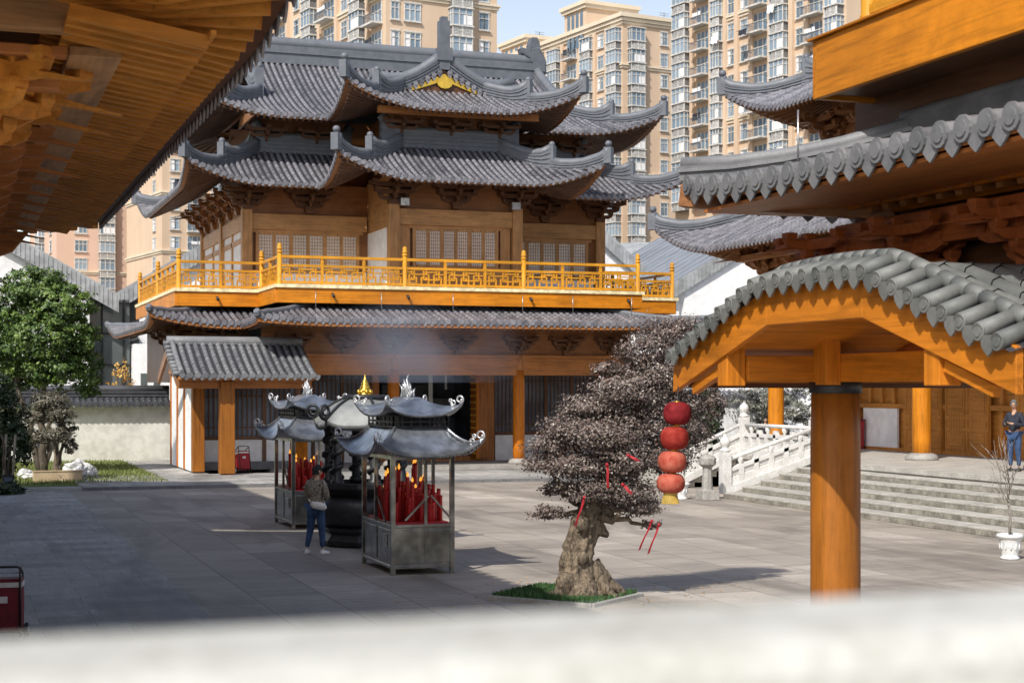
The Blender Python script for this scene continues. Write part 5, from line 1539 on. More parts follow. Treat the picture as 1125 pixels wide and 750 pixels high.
for i in range(150):
    a = random.uniform(0, 2*PI); q = V((8.9+math.cos(a)*random.uniform(.4, 3.2), 21.9+math.sin(a)*random.uniform(.4, 2.6), .012 if i else .02)); q.z = .012
    c = random.uniform(0, 2*PI); u = V((math.cos(c), math.sin(c), 0))*.035; v = V((-math.sin(c), math.cos(c), .25))*.018; FL.cr = random.random(); FL.poly([q-u, q+v, q+u, q-v+V((0, 0, .012))])
tag(FL.build('fallen_leaves', 'leaf_orange'), 'scattered small dry leaves on the paving around the bonsai', 'leaves', kind='stuff')

# ribbons
def ribbon(px, py, L, D, dx, label):
    p = at(px, py, D); b = MB(); k = D/1750
    n = 6; w = .019
    pts = [p+V((dx*k*f*CS+.01*math.sin(f*7), -dx*k*f*SN+.015*math.cos(f*5), -L*k*f)) for f in np.linspace(0, 1, n)]
    a = [b.vert(q+V((w, 0, .01))) for q in pts]; c = [b.vert(q-V((w, 0, .01))) for q in pts]
    for i in range(n-1): b.face((a[i], a[i+1], c[i+1], c[i]))
    b.ell(p, (.026, .022, .026), 8, 5)
    one('ribbon', b, 'ribbon', label, 'ribbon', p, 'red wishing ribbons tied in the bonsai')
ribbon(667, 510, 26, 22.7, 1, 'upright red ribbon hanging in the middle of the bonsai foliage')
ribbon(642, 546, 32, 22.6, -10, 'long red ribbon hanging beside the top of the bonsai trunk')
ribbon(716, 572, 32, 22.9, -14, 'thin red ribbon trailing left from the lowest right branch tip')
ribbon(724, 576, 32, 22.8, -12, 'wide red ribbon trailing from the lowest right branch tip beside a yellow one')
ribbon(684, 532, 10, 22.7, 10, 'short red ribbon right of the trunk fork in the bonsai')
ribbon(690, 500, 6, 22.6, 12, 'red ribbon bow high on the right of the bonsai foliage')

# lanterns
la = thing('lantern_string', 'string of four red silk lanterns hanging from the gable end of the gate porch', 'lanterns', at(741, 432, 16.1))
LD = 16.1; kk = LD/1750
for i, (x, y, rx, ry) in enumerate(((744, 454, 15.5, 12.6), (741, 481, 16, 12.8), (738.5, 507, 16, 12), (737, 530.5, 15.8, 11))):
    q = at(x, y, LD); b = MB(); R_, H_ = rx*kk, ry*kk
    rings = []
    N, m = 40, 12
    for j in range(m+1):
        a = PI*j/m; rr = .22*R_+(.78*R_)*math.sin(a)**.75 if 0 < j < m else .22*R_
        rings.append([q+V((math.cos(2*PI*k/N)*rr*(1 if k % 2 else .93), math.sin(2*PI*k/N)*rr*(1 if k % 2 else .93), -H_*math.cos(a))) for k in range(N)])
    b.cs = True; b.ring_loft(rings); b.cs = False
    lo = b.build('lantern', ('lantern_dark', 'lantern', 'lantern_pale', 'lantern_pale')[i], la)
    b = MB(); b.lathe(q, [(.24*R_, H_*.97), (.26*R_, H_*1.06), (.05*R_, H_*1.08)], 14); b.lathe(q, [(.05*R_, -H_*1.1), (.26*R_, -H_*1.06), (.24*R_, -H_*.96)], 14); b.build('cap_ring', 'gold', lo)
b = MB(); b.tube([at(745, 424, LD), at(744, 454, LD), at(737, 530, LD)], .006, 5); b.build('cord', 'black', la)
b = MB(); q = at(736.5, 542, LD)
for k in range(26):
    a = 2*PI*k/26; b.bar(q+V((.06*math.cos(a), .06*math.sin(a), 0)), q+V((.085*math.cos(a), .085*math.sin(a), -.10)), .014, .014)
b.lathe(q, [(.075, -.01), (.07, .02), (.02, .03)], 12)
b.build('fringe', 'yellow', la)

# --- trees by the lawn
def tree(name, label, base, trunks, pads, n, size, mat, barkm='bark_dark', seed=1, group=None, gaps=.12, up=.4, tone=(.55, .5, 0)):
    t = thing(name, label, 'tree', base, 0, group)
    b = MB(); base = V(base)
    tops = []
    for (dx, dy, h, r) in trunks:
        q = base+V((dx, dy, h)); limb(b, base+V((dx*.1, dy*.1, -.05)), q, r, r*.6, .1); tops.append(q)
    b.build('trunk', barkm, t)
    b = MB()
    for p in pads: 
        q = V(p[:3]); s = min(tops, key=lambda s: (s-q).length); limb(b, s, q, .07*max(.4, min(1, p[3])), .02, .2)
    b.build('branches', barkm, t)
    leaf_mesh('crown', mat, t, pads, n, size, seed=seed, loc=base, gaps=gaps, up=up, tone=tone)
    return t
def pads_px(lst, D, kx=1.0):
    out = []
    for (x, y, rx, ry, dz) in lst:
        q = at(x, y, D+dz); k = D/1750; out.append((q.x, q.y, q.z, rx*k*kx, rx*k*.9*kx, ry*k*kx))
    return out
random.seed(11)
DT = 56
bs = at(48, 520, DT); bs.z = .04
tree('broadleaf_tree', 'large green broadleaf tree in sunlight at the left of the lawn', bs, [(0, 0, 3.0, .16), (-.9, .3, 3.2, .13), (.35, .2, 2.8, .10)],
     pads_px([(40, 315, 40, 24, 0), (70, 335, 34, 26, -.4), (20, 340, 34, 30, .3), (48, 370, 46, 30, -.8), (85, 372, 26, 24, -.2), (92, 400, 22, 24, .2), (14, 390, 30, 26, .1), (60, 405, 34, 22, -.6), (98, 424, 13, 14, .5), (22, 418, 22, 12, .4), (-8, 360, 30, 40, .5)], DT, .86), 50000, .062, 'leaf_green', seed=12, gaps=.38, tone=(.5, .45, .1))
bs = at(4, 548, 47); bs.z = .02
tree('dark_shrub', 'dark leafy shrub in shade at the left edge of the court', bs, [(0, 0, 1.4, .06), (.2, .1, 1.3, .05)], pads_px([(0, 455, 24, 34, 0), (10, 490, 22, 26, -.3), (-6, 520, 22, 24, 0)], 48), 9000, .06, 'leaf_dark', seed=14)
bs = at(10, 552, 46); bs.z = .02
blq = pads_px([(4, 538, 16, 8, 0), (14, 542, 12, 7, .2)], 46)
tree('low_bush', 'low dark green bush on the ground at the left edge', bs, [(0, 0, .2, .03)], blq, 2500, .05, 'leaf_dark', seed=15)
for px in (3, 13):
    p = at(px, 548, 47); b = MB(); b.tube([(p.x, p.y, 0), (p.x+.1, p.y, 1.7)], .035, 8)
    one('support_stake', b, 'bamboo', 'thin leaning wooden stake propping the shrub at the left edge', 'stake', (p.x, p.y, 0), 'stakes beside the dark shrub')
p = at(9, 543, 46.5); b = MB(); p.z = 0
sb = thing('ground_lamp', 'small black framed ground lamp at the left edge of the court', 'lamp', p)
b.box(p+V((0, 0, .05)), (.3, .2, .1)); b.build('base', 'black', sb); b = MB()
for i, j in ((-1, -1), (1, -1), (1, 1), (-1, 1)): b.box(p+V((i*.14, j*.08, .3)), (.03, .03, .42))
b.box(p+V((0, 0, .52)), (.34, .22, .05)); b.build('frame', 'black', sb); b = MB(); b.box(p+V((0, 0, .3)), (.24, .13, .36)); b.build('lens', 'glass', sb)

# bonsai in the stone planter
DP = 51.5
pc = at(63, 530, DP); pc.z = .05
sp_ = thing('stone_planter', 'long low tan stone planter on the lawn edge holding a small bonsai', 'planter', pc)
b = MB(); L_, W_, H_ = 1.5, .75, .34
for a0, a1 in (((-L_/2, -W_/2), (L_/2, -W_/2+.08)), ((-L_/2, W_/2-.08), (L_/2, W_/2)), ((-L_/2, -W_/2+.081), (-L_/2+.08, W_/2-.081)), ((L_/2-.08, -W_/2+.081), (L_/2, W_/2-.081))):
    b.b2(pc.x+a0[0], pc.y+a0[1], pc.z, pc.x+a1[0], pc.y+a1[1], pc.z+H_)
b.build('trough', 'planterstone', sp_, .015)
b = MB(); b.b2(pc.x-L_/2+.08, pc.y-W_/2+.08, pc.z+.02, pc.x+L_/2-.08, pc.y+W_/2-.08, pc.z+H_-.05); b.build('soil', 'soil', sp_)
b = MB(); b.bar(pc+V((-L_/2-.03, 0, H_*.93)), pc+V((L_/2+.03, 0, H_*.93)), W_+.06, .05) if False else b.b2(pc.x-L_/2-.02, pc.y-W_/2-.02, pc.z+H_-.001, pc.x+L_/2+.02, pc.y-W_/2+.07, pc.z+H_+.04); b.build('rim', 'planterstone', sp_)
tree('small_bonsai', 'small brownish bonsai tree growing in the tan stone planter', (pc.x, pc.y, pc.z+.25), [(-.05, 0, 1.1, .11), (.25, .1, 1.3, .07)],
     pads_px([(55, 440, 24, 13, 0), (68, 455, 18, 10, -.2), (40, 458, 18, 11, 0), (62, 478, 22, 12, -.2), (36, 480, 16, 10, .1), (78, 490, 10, 10, 0), (72, 470, 14, 9, .2), (30, 490, 11, 7, .1)], DP, .72), 13000, .04, 'leaf_bonsai', 'bark', 16, gaps=.3)
# scholar rocks
def rock(label, px, py, D, r, seed, flat=.8):
    p = at(px, py, D); p.z = .04; rr = random.Random(seed); b = MB()
    bmx = bmesh.new(); bmesh.ops.create_icosphere(bmx, subdivisions=4, radius=1)
    from mathutils import noise
    for v in bmx.verts:
        d = v.co.normalized(); f = 1+.35*noise.noise(d*1.6+V((seed, 0, 0)))+.25*noise.noise(d*3.7+V((0, seed, 0)))+.14*abs(noise.noise(d*8))
        v.co = V((d.x*f*r[0], d.y*f*r[1], max(-.1, d.z*f*r[2]+r[2]*.55)))
    me = bpy.data.meshes.new('rock'); bmx.to_mesh(me); bmx.free(); me.materials.append(M['rock']); me.polygons.foreach_set('use_smooth', [False]*len(me.polygons))
    o = bpy.data.objects.new('rock', me); COL.objects.link(o); o.location = p; tag(o, label, 'rock', 'scholar rocks on the lawn')
rock('biggest pale pitted rock right of the small bonsai', 86, 516, 54, (.5, .4, .36), 1)
rock('smaller pale pitted rock touching the biggest one on the right', 97, 517, 54.4, (.27, .25, .22), 4)
rock('low flat pale rock left of the stone planter', 46, 521, 53, (.55, .3, .14), 7)
rock('tiny pale rock at the far left of the stone planter', 28, 517, 54, (.26, .2, .18), 9)
# small autumn tree behind the wall
random.seed(31)
bs = at(133, 480, 74); bs.z = 0
tree('autumn_tree', 'thin tree with orange autumn leaves rising behind the garden wall', bs, [(0, 0, 2.8, .05)], pads_px([(133, 414, 5, 11, 0), (125, 420, 3, 9, 0), (141, 421, 4, 10, .2), (120, 427, 3, 5, .3), (128, 408, 2.5, 7, 0), (137, 408, 3, 8, -.2), (145, 426, 3, 6, 0), (108, 428, 3, 6, 0)], 74, 1.5), 330, .075, 'leaf_orange', seed=18, gaps=.2, up=.1)
# distant greenery at the right beyond the platform
for i, (lst, D, lab, mat) in enumerate((
    ([(880, 445, 26, 22, 0), (905, 470, 24, 24, 0)], 78, 'grey green tree trunked clump seen between the white railing and the thick gate column', 'leaf_grey'),
    ([(835, 440, 30, 14, 0), (845, 470, 22, 22, 1)], 80, 'grey green shrub right of the white wall above the stair railing', 'leaf_grey'),
    ([(778, 450, 18, 22, 0), (770, 480, 22, 20, 0)], 62, 'dark shrub behind the red lanterns', 'leaf_dark'),
    ([(775, 525, 22, 14, 0), (790, 515, 14, 12, 0)], 52, 'low shrub at the foot of the far stair railing', 'leaf_grey'))):
    ps = pads_px(lst, D); bs = V(ps[-1][:3]); bs.z = 0
    tree('garden_shrub', lab, bs, [(0, 0, max(.3, ps[-1][2]*.7), .1)], ps, 5000, .07 if D > 60 else .05, mat, seed=40+i, group='shrubs beyond the platform')
# ================================================================ PEOPLE
def skin_mesh(name, verts, edges, radii, mat, parent, root=0, sub=2, extra=None):
    me = bpy.data.meshes.new(name); me.from_pydata([tuple(v) for v in verts], edges, [])
    o = bpy.data.objects.new(name, me); COL.objects.link(o)
    m = o.modifiers.new('skin', 'SKIN'); m.use_smooth_shade = True
    lay = me.skin_vertices[0].data
    for i, r in enumerate(radii):
        lay[i].radius = r if isinstance(r, tuple) else (r, r); lay[i].use_root = (i == root)
    s = o.modifiers.new('sub', 'SUBSURF'); s.levels = sub; s.render_levels = sub
    dg = bpy.context.evaluated_depsgraph_get()
    bmx = bmesh.new(); bmx.from_mesh(o.evaluated_get(dg).to_mesh()); o.evaluated_get(dg).to_mesh_clear()
    bpy.data.objects.remove(o); bpy.data.meshes.remove(me)
    me2 = bpy.data.meshes.new(name)
    if extra: extra(bmx)
    bmx.to_mesh(me2); bmx.free()
    mats = mat if isinstance(mat, (list, tuple)) else [mat]
    for q in mats: me2.materials.append(M[q])
    me2.polygons.foreach_set('use_smooth', [True]*len(me2.polygons))
    o = bpy.data.objects.new(name, me2); COL.objects.link(o); o.parent = parent
    return o

def person(label, loc, rz, height, pose, top, legs, shoe, hair, hairlong=True, glasses=False):
    t = thing('person', label, 'person', (0, 0, 0))
    k = height/1.70
    P = dict(pelvis=(0, 0, .94), waist=(0, .0, 1.08), chest=(0, .01, 1.27), nb=(0, 0, 1.43), neck=(0, .012, 1.50), head=(0, .02, 1.56),
             sl=(-.165, 0, 1.395), sr=(.165, 0, 1.395), hl=(-.09, 0, .89), hr=(.09, 0, .89),
             kl=(-.10, .02, .49), kr=(.10, .02, .49), al=(-.11, -.02, .09), ar=(.11, -.02, .09), tl=(-.12, .12, .035), tr=(.12, .12, .035),
             el=(-.24, -.02, 1.12), er=(.24, -.02, 1.12), wl=(-.22, .12, .92), wr=(.22, .12, .92))
    P.update(pose)
    P = {a: V(b) for a, b in P.items()}
    R = dict(pelvis=.125, waist=.115, chest=.135, nb=.075, neck=.052, head=.05, sl=.055, sr=.055, hl=.085, hr=.085, kl=.055, kr=.055, al=.026, ar=.026, tl=.012, tr=.012, el=.04, er=.04, wl=.027, wr=.027)
    names = [q for q in P if q not in ('tl', 'tr')]; E = [('pelvis', 'waist'), ('waist', 'chest'), ('chest', 'nb'), ('nb', 'neck'), ('neck', 'head'), ('chest', 'sl'), ('chest', 'sr'), ('sl', 'el'), ('sr', 'er'), ('el', 'wl'), ('er', 'wr'), ('pelvis', 'hl'), ('pelvis', 'hr'), ('hl', 'kl'), ('hr', 'kr'), ('kl', 'al'), ('kr', 'ar')]
    verts = [P[n]*k for n in names]; rad = [R[n]*k for n in names]; edges = [(names.index(a), names.index(b)) for a, b in E]
    # hands: palm + five fingers each, bent
    for s, e, w in (('l', 'el', 'wl'), ('r', 'er', 'wr')):
        d = (P[w]-P[e]).normalized(); side = d.cross(V((0, 0, 1)));
        if side.length < .1: side = V((1, 0, 0))
        side.normalize(); dn = side.cross(d)*(-1)
        wi = names.index(w); pm = len(verts)
        verts.append((P[w]+d*.055)*k); rad.append((.034*k, .017*k)); edges.append((wi, pm))
        for q in range(4):
            base = P[w]+d*.085+side*(.013*(q-1.5)*1.6)
            ln = (.055, .068, .07, .056)[q]
            i0 = len(verts); verts += [base*k, (base+d*ln*.55-dn*.01)*k, (base+d*ln*.85-dn*.035)*k]; rad += [.0095*k, .0085*k, .007*k]
            edges += [(pm, i0), (i0, i0+1), (i0+1, i0+2)]
        tb = P[w]+d*.03+side*(.03 if s == 'l' else -.03); i0 = len(verts)
        verts += [tb*k, (tb+d*.035+side*(.018 if s == 'l' else -.018))*k]; rad += [.011*k, .009*k]; edges += [(pm, i0), (i0, i0+1)]
    hc = (P['head']+V((0, .012, .085)))*k
    yaw = pose.get('_yaw', 0) if isinstance(pose.get('_yaw', 0), (int, float)) else 0
    hz = Matrix.Rotation(person.yaw, 3, 'Z'); hx = Matrix.Rotation(-person.nod, 3, 'X')
    def hp(p): return hc+hz@(hx@(V(p)*k))
    def add_ell(bmx, c, r, u=16, v=12, mi=0, shape=None):
        res = bmesh.ops.create_uvsphere(bmx, u_segments=u, v_segments=v, radius=1)
        for q in res['verts']:
            p = q.co.copy(); p = V((p.x*r[0], p.y*r[1], p.z*r[2]))
            if shape: p = shape(p)
            q.co = hp(V(c)+p)
        for f in {f for q in res['verts'] for f in q.link_faces}: f.material_index = mi
    def headshape(p):
        if p.z < 0: f = 1-.28*(-p.z/.115)**1.4; p.x *= f; p.y = p.y*f+.012*(-p.z/.115)
        return p
    def extra(bmx):
        add_ell(bmx, (0, 0, 0), (.073, .092, .115), 20, 14, 0, headshape)
        add_ell(bmx, (0, .092, -.018), (.013, .02, .026), 8, 6)            # nose
        for s in (-1, 1):
            add_ell(bmx, (s*.076, -.008, -.012), (.012, .022, .032), 8, 6)  # ears
            add_ell(bmx, (s*.03, .080, .012), (.014, .010, .008), 8, 6, 1)  # eyes
            add_ell(bmx, (s*.03, .083, .033), (.018, .008, .004), 8, 4, 2)  # brows
        add_ell(bmx, (0, .083, -.058), (.025, .010, .007), 8, 6, 3)         # mouth
    skin_mesh('body', verts, edges, rad, ['skin', 'shoe', hair, 'lip'], t, names.index('pelvis'), 2, extra)
    def garment(name, sub_names, sub_edges, grow, mat, ends=None):
        vs = []; rr = []; idx = {}
        for n in sub_names:
            idx[n] = len(vs)
            if ends and n in ends: a, b, f = ends[n][:3]; vs.append(P[a].lerp(P[b], f)*k); rr.append((R[b]+grow*ends[n][3] if len(ends[n]) > 3 else R[b]+grow)*k)
            else: vs.append(P[n]*k); rr.append((R[n]+grow)*k)
        return skin_mesh(name, vs, [(idx[a], idx[b]) for a, b in sub_edges], rr, mat, t, 0, 2)
    garment('top', ['chest', 'waist', 'pelvis', 'nb', 'sl', 'sr', 'el', 'er', 'wl', 'wr'], [('chest', 'waist'), ('waist', 'pelvis'), ('chest', 'nb'), ('chest', 'sl'), ('chest', 'sr'), ('sl', 'el'), ('sr', 'er'), ('el', 'wl'), ('er', 'wr')], .022, top, {'wl': ('el', 'wl', .93), 'wr': ('er', 'wr', .93), 'nb': ('chest', 'nb', .95, .3)})
    garment('trousers', ['pelvis', 'hl', 'hr', 'kl', 'kr', 'al', 'ar'], [('pelvis', 'hl'), ('pelvis', 'hr'), ('hl', 'kl'), ('hr', 'kr'), ('kl', 'al'), ('kr', 'ar')], .022, legs, {'al': ('kl', 'al', .93), 'ar': ('kr', 'ar', .93)})
    for a, b in (('al', 'tl'), ('ar', 'tr')):
        mb = MB(); p, q = P[a], P[b]; d = (q-p); d.z = 0; d.normalize(); o = V((p.x, p.y, 0)); s = V((d.y, -d.x, 0))
        rings = []
        for f, w, h in ((-.065, .026, .05), (-.05, .036, .085), (.0, .04, .10), (.06, .044, .075), (.13, .047, .055), (.19, .036, .045), (.205, .016, .03)):
            c = o+d*f
            rings.append([(c+s*(w*x)+V((0, 0, h*z)))*k for x, z in ((-1, 0), (1, 0), (1, .45), (.7, .85), (0, 1), (-.7, .85), (-1, .45))])
        mb.cs = True; mb.ring_loft(rings); mb.build('shoe', shoe, t)
    # hair
    mb = MB(); rings = []
    N = 18
    for j in range(9):
        th = PI*.62*j/8; ring = []
        for q in range(N):
            a = 2*PI*q/N; front = max(0, math.sin(a))
            tt = min(th, PI*.62-(.95*front**1.5)) if j == 8 or True else th
            r = V((math.sin(tt)*math.cos(a)*.083, math.sin(tt)*math.sin(a)*.100-.008, math.cos(tt)*.122+.008))
            if hairlong and r.z < -.01 and math.sin(a) < .2: r.z -= .05
            ring.append(hp(r))
        rings.append(ring)
    mb.cs = True; mb.ring_loft(rings, True, (True, False)); mb.cs = False
    mb.build('hair', hair, t)
    if hairlong:
        mb = MB(); c0 = hp((0, -.095, .0)); mb.ell(c0, (.045*k, .04*k, .05*k), 10, 8); mb.build('hair_bun', hair, t)
    if glasses:
        mb = MB()
        for s in (-1, 1):
            mb.tube([hp((s*.031+.022*math.cos(a), .093, .012+.016*math.sin(a))) for a in np.linspace(0, 2*PI, 13)], .003, 5)
            mb.tube([hp((s*.053, .09, .014)), hp((s*.078, 0, .014))], .003, 5)
        mb.build('glasses', 'black', t)
    t.location = loc; t.rotation_euler = (0, 0, rz)
    return t, P, k
M['lip'] = cloth('lip', [(.32, .12, .10), (.38, .15, .12)])
person.yaw = -.5; person.nod = .35
wloc = at(347, 607.5, 29.6); wloc.z = .005
w, Pw, kw = person('person in mottled patterned knit top and blue jeans standing before the black incense burner', wloc, math.radians(-38), 1.60,
    dict(el=(-.22, .05, 1.12), er=(.23, .03, 1.12), wl=(-.08, .27, 1.08), wr=(.09, .27, 1.06), kl=(-.13, .03, .49), kr=(.12, .02, .49), al=(-.19, -.02, .09), ar=(.15, 0, .09), tl=(-.22, .11, .035), tr=(.18, .13, .035), chest=(0, .02, 1.27), nb=(0, .03, 1.43), neck=(0, .045, 1.49), head=(0, .07, 1.545)), 'camo', 'denim', 'shoe', 'hair')
bag = MB(); rings = []
for f, s_ in ((0, .3), (.15, .9), (.5, 1), (.85, .9), (1, .3)):
    c = V((-.02+.3*f, -.185+.05*f, .93-.05*f)); rings.append([c+V((0, .055*s_*math.cos(a), .075*s_*math.sin(a))) for a in np.linspace(0, 2*PI, 11)[:-1]])
bag.cs = True; bag.ring_loft(rings); bag.cs = False
bo_ = bag.build('waist_bag', 'bagw', None, loc=(0, 0, 0)); bo_.location = w.location; bo_.rotation_euler = w.rotation_euler
tag(bo_, 'cream waist bag worn at the back of the person in jeans', 'bag')
sm_ = MB(); sm_.tube([(-.03, -.17, .98), (-.13, -.05, 1.02), (-.12, .1, 1.0), (0, .16, 1.0), (.12, .1, .97), (.2, -.02, .92), (.26, -.13, .89)], .012, 6); so = sm_.build('strap', 'bagw', None, loc=(0, 0, 0)); so.parent = bo_
person.yaw = .35; person.nod = .3
mloc = V((25.05, 33.35, PZ))
m_, Pm, km = person('person in dark navy jacket and jeans looking down at a phone on the stone platform', mloc, math.radians(118), 1.72,
    dict(el=(-.25, .02, 1.13), er=(.25, .04, 1.13), wl=(-.06, .30, 1.18), wr=(.10, .28, 1.17), head=(0, .035, 1.56)), 'navy', 'denim', 'shoe_dark', 'hair_grey', False, True)
ph = MB(); ph.box((0, 0, 0), (.075, .012, .15)); po = ph.build('phone', 'black', None, .004, loc=(0, 0, 0))
off = Matrix.Rotation(math.radians(118), 3, 'Z')@V((.02, .39, 1.20)); po.location = mloc+off; po.rotation_euler = (math.radians(-35), 0, math.radians(118)); tag(po, 'dark phone held in both hands by the person in the navy jacket', 'phone')
person.yaw = 0; person.nod = .1
person('person in dark clothing half hidden behind the white platform railing', (33.9, 62.6, 0), math.radians(160), 1.70, {}, 'navy', 'navy', 'shoe_dark', 'hair', False)

# ================================================================ TROLLEYS
def trolley(label, loc, rz, lean=0, mat='darkred'):
    t = thing('red_trolley', label, 'trolley', (0, 0, 0))
    b = MB()
    rings = []
    for z, a, c in ((.10, .20, .13), (.13, .215, .145), (.45, .22, .15), (.74, .215, .15), (.76, .20, .14)):
        rings.append([(x, y, z) for x, y in ((-a, -c), (a, -c), (a, c), (-a, c))])
    b.ring_loft(rings); b.build('bag', mat, t, .02)
    b = MB(); b.b2(-.222, -.156, .66, .222, .156, .72); b.build('grey_band', 'ac', t)
    b = MB(); b.b2(-.07, -.157, .47, .05, -.151, .55); b.build('label_patch', 'ac', t)
    b = MB()
    b.tube([(-.20, -.16, .06), (-.20, -.16, .88), (-.17, -.16, .91), (.17, -.16, .91), (.20, -.16, .88), (.20, -.16, .06)], .014, 8)
    b.tube([(-.20, .16, .06), (-.20, .16, .80), (.20, .16, .80), (.20, .16, .06)], .012, 8)
    for s in (-1, 1): b.tube([(s*.2, -.16, .06), (s*.2, .16, .06)], .013, 8); b.tube([(s*.2, -.16, .90), (s*.2, .16, .80)], .012, 8)
    b.build('tube_frame', 'black', t)
    for s in (-1, 1):
        b = MB(); b.lathe((s*.25, .08, .10), [(.03, -.02), (.085, -.022), (.1, -.012), (.1, .012), (.085, .022), (.03, .02)], 18, axis='x'); wv = b.build('wheel', 'rubber', t)
        b = MB(); b.lathe((s*.25, .08, .10), [(.02, -.026), (.055, -.024), (.055, .024), (.02, .026)], 14, axis='x'); b.build('rim', 'chrome', wv)
    t.location = loc; t.rotation_euler = (lean, 0, rz)
    return t
p = at(5, 702, 19.5); p.z = .006
trolley('dark red bag trolley with black tube frame at the lower left edge', p, math.radians(-8))
p = at(268, 521.5, 56); p.z = .10
trolley('bright red bag trolley leaning by the white wall under the side porch', p, math.radians(15), -.22, 'red')

# ================================================================ MODERN BUILDINGS BEHIND
def gable_block(name, label, x0, x1, xr, y0, y1, ze0, ze1, zr, wall='plaster', eaves=1.4, fasc=.85, fo=.3):
    """gabled white building, gable facing the court; ridge at xr"""
    t = thing(name, label, 'building', ((x0+x1)/2, y0, 0))
    b = MB(); b.prism([(x0, y0, 0), (x1, y0, 0), (x1, y0, ze1-.3), (xr, y0, zr-.4), (x0, y0, ze0-.3)], (0, y1-y0, 0)); b.build('wall', wall, t)
    for xa, za, xb, zb, nm in ((x0, ze0, xr, zr, 0), (x1, ze1, xr, zr, 1)):
        dx = xb-xa; dz = zb-za; xa2, za2 = xa-dx*eaves/abs(dx), za-dz*eaves/abs(dx)
        b = MB(); b.prism([(xa2, y0-fo, za2), (xb, y0-fo, zb), (xb, y0-fo, zb+.12), (xa2, y0-fo, za2+.12)], (0, y1-y0+fo, 0))
        # standing seams
        n = int((y1-y0)/1.2)
        for k in range(n+1):
            y = y0-fo+.2+k*1.2; b.bar((xa2, y, za2+.15), (xb, y, zb+.15), .05, .08)
        r = b.build('roof', 'zinc', t)
        b = MB(); b.prism([(xa2, y0-fo-.08, za2-fasc+.1), (xb, y0-fo-.08, zb-fasc+.1), (xb, y0-fo-.08, zb+.18), (xa2, y0-fo-.08, za2+.18)], (0, .075, 0))
        m = int(abs(xb-xa2)/.22)
        for k in range(m):
            f = (k+.5)/m; x = xa2+(xb-xa2)*f; z = za2+(zb-za2)*f
            b.b2(x-.02, y0-fo-.11, z-fasc+.16, x+.02, y0-fo-.081, z+.08)
        b.build('fascia', 'zinc_light', r)
    return t
g1 = gable_block('gabled_house', 'white modern house with grey ribbed zinc roof and dark glazing behind the garden wall', 9.4, 31.0, 20.3, 86, 104, 8.6, 8.6, 15.2, 'plaster')
b = MB(); b.b2(6.2, 84.2, .0, 8.7, 84.4, 7.6); b.build('curtain_wall', 'glass_dark', g1)
b = MB()
for k in range(3): b.b2(6.2+k*1.1-.05, 84.1, 0, 6.2+k*1.1+.05, 84.195, 7.6)
for k in range(5): b.b2(6.2, 84.08, 1+k*1.6, 8.7, 84.19, 1.08+k*1.6)
b.build('mullion_grid', 'black', g1)
b = MB(); b.b2(8.8, 82.8, 0, 14.5, 85.65, 5.3); b.build('annex_wall', 'plaster_bright', g1)
b = MB(); b.b2(9.1, 82.75, 2.9, 9.4, 82.795, 3.8); b.b2(9.75, 82.75, 2.9, 10.05, 82.795, 3.8); b.build('slit_window', 'glass_dark', g1)
g2 = gable_block('gabled_house', 'white modern house with zinc roof, its right slope showing past the temple hall', 20.5, 39.0, 29.4, 84.5, 100, 8.9, 8.9, 16.6)
g3 = gable_block('gabled_house', 'white gabled house with pale zinc roof beside the main hall eaves', 35.9, 50.0, 42.5, 75, 92, 8.7, 8.7, 12.5, 'plaster_bright', .8, .7, .12)
b = MB(); b.b2(39.2, 74.96, 3.2, 41.2, 75.0, 5.6); b.build('dark_opening', 'glass_dark', g3)
g4 = gable_block('gabled_house', 'low grey roofed house far left, its eave sloping down behind the broadleaf tree', -10, 6.6, -2.0, 83, 99, 8.6, 8.4, 13.2)
b = MB(); b.prism([(39, 88, 8.4), (52, 88, 11.9), (52, 102, 13.4), (39, 102, 12.6)], (0, 0, .2)); 
t5 = thing('low_pavilion', 'low pale zinc roofed block behind the white gabled house', 'building', (45, 95, 0)); b.build('roof', 'zinc_light', t5)
b = MB(); b.b2(39.3, 88.4, 0, 51.8, 101.8, 8.3); b.build('wall', 'plaster', t5)
# white wall and bits seen past the stair
ww = thing('boundary_wall', 'white boundary wall with small tiled top beyond the stair railing', 'wall', (35, 76, 0))
b = MB(); b.b2(33.5, 72.2, 0, 41, 72.4, 2.7); b.build('wall_body', 'plaster', ww)
T, R = MB(), MB(); slope(T, R, (33.4, 71.9), (1, 0), (0, 1), 7.8, 2.65, lambda d: .5*d, lambda s: .5, None, (0, 0), pitch=.3, r=.1, rafter=.2, thick=.05); T.build('coping_tiles', ['tile', 'tile_sheet'], ww); 

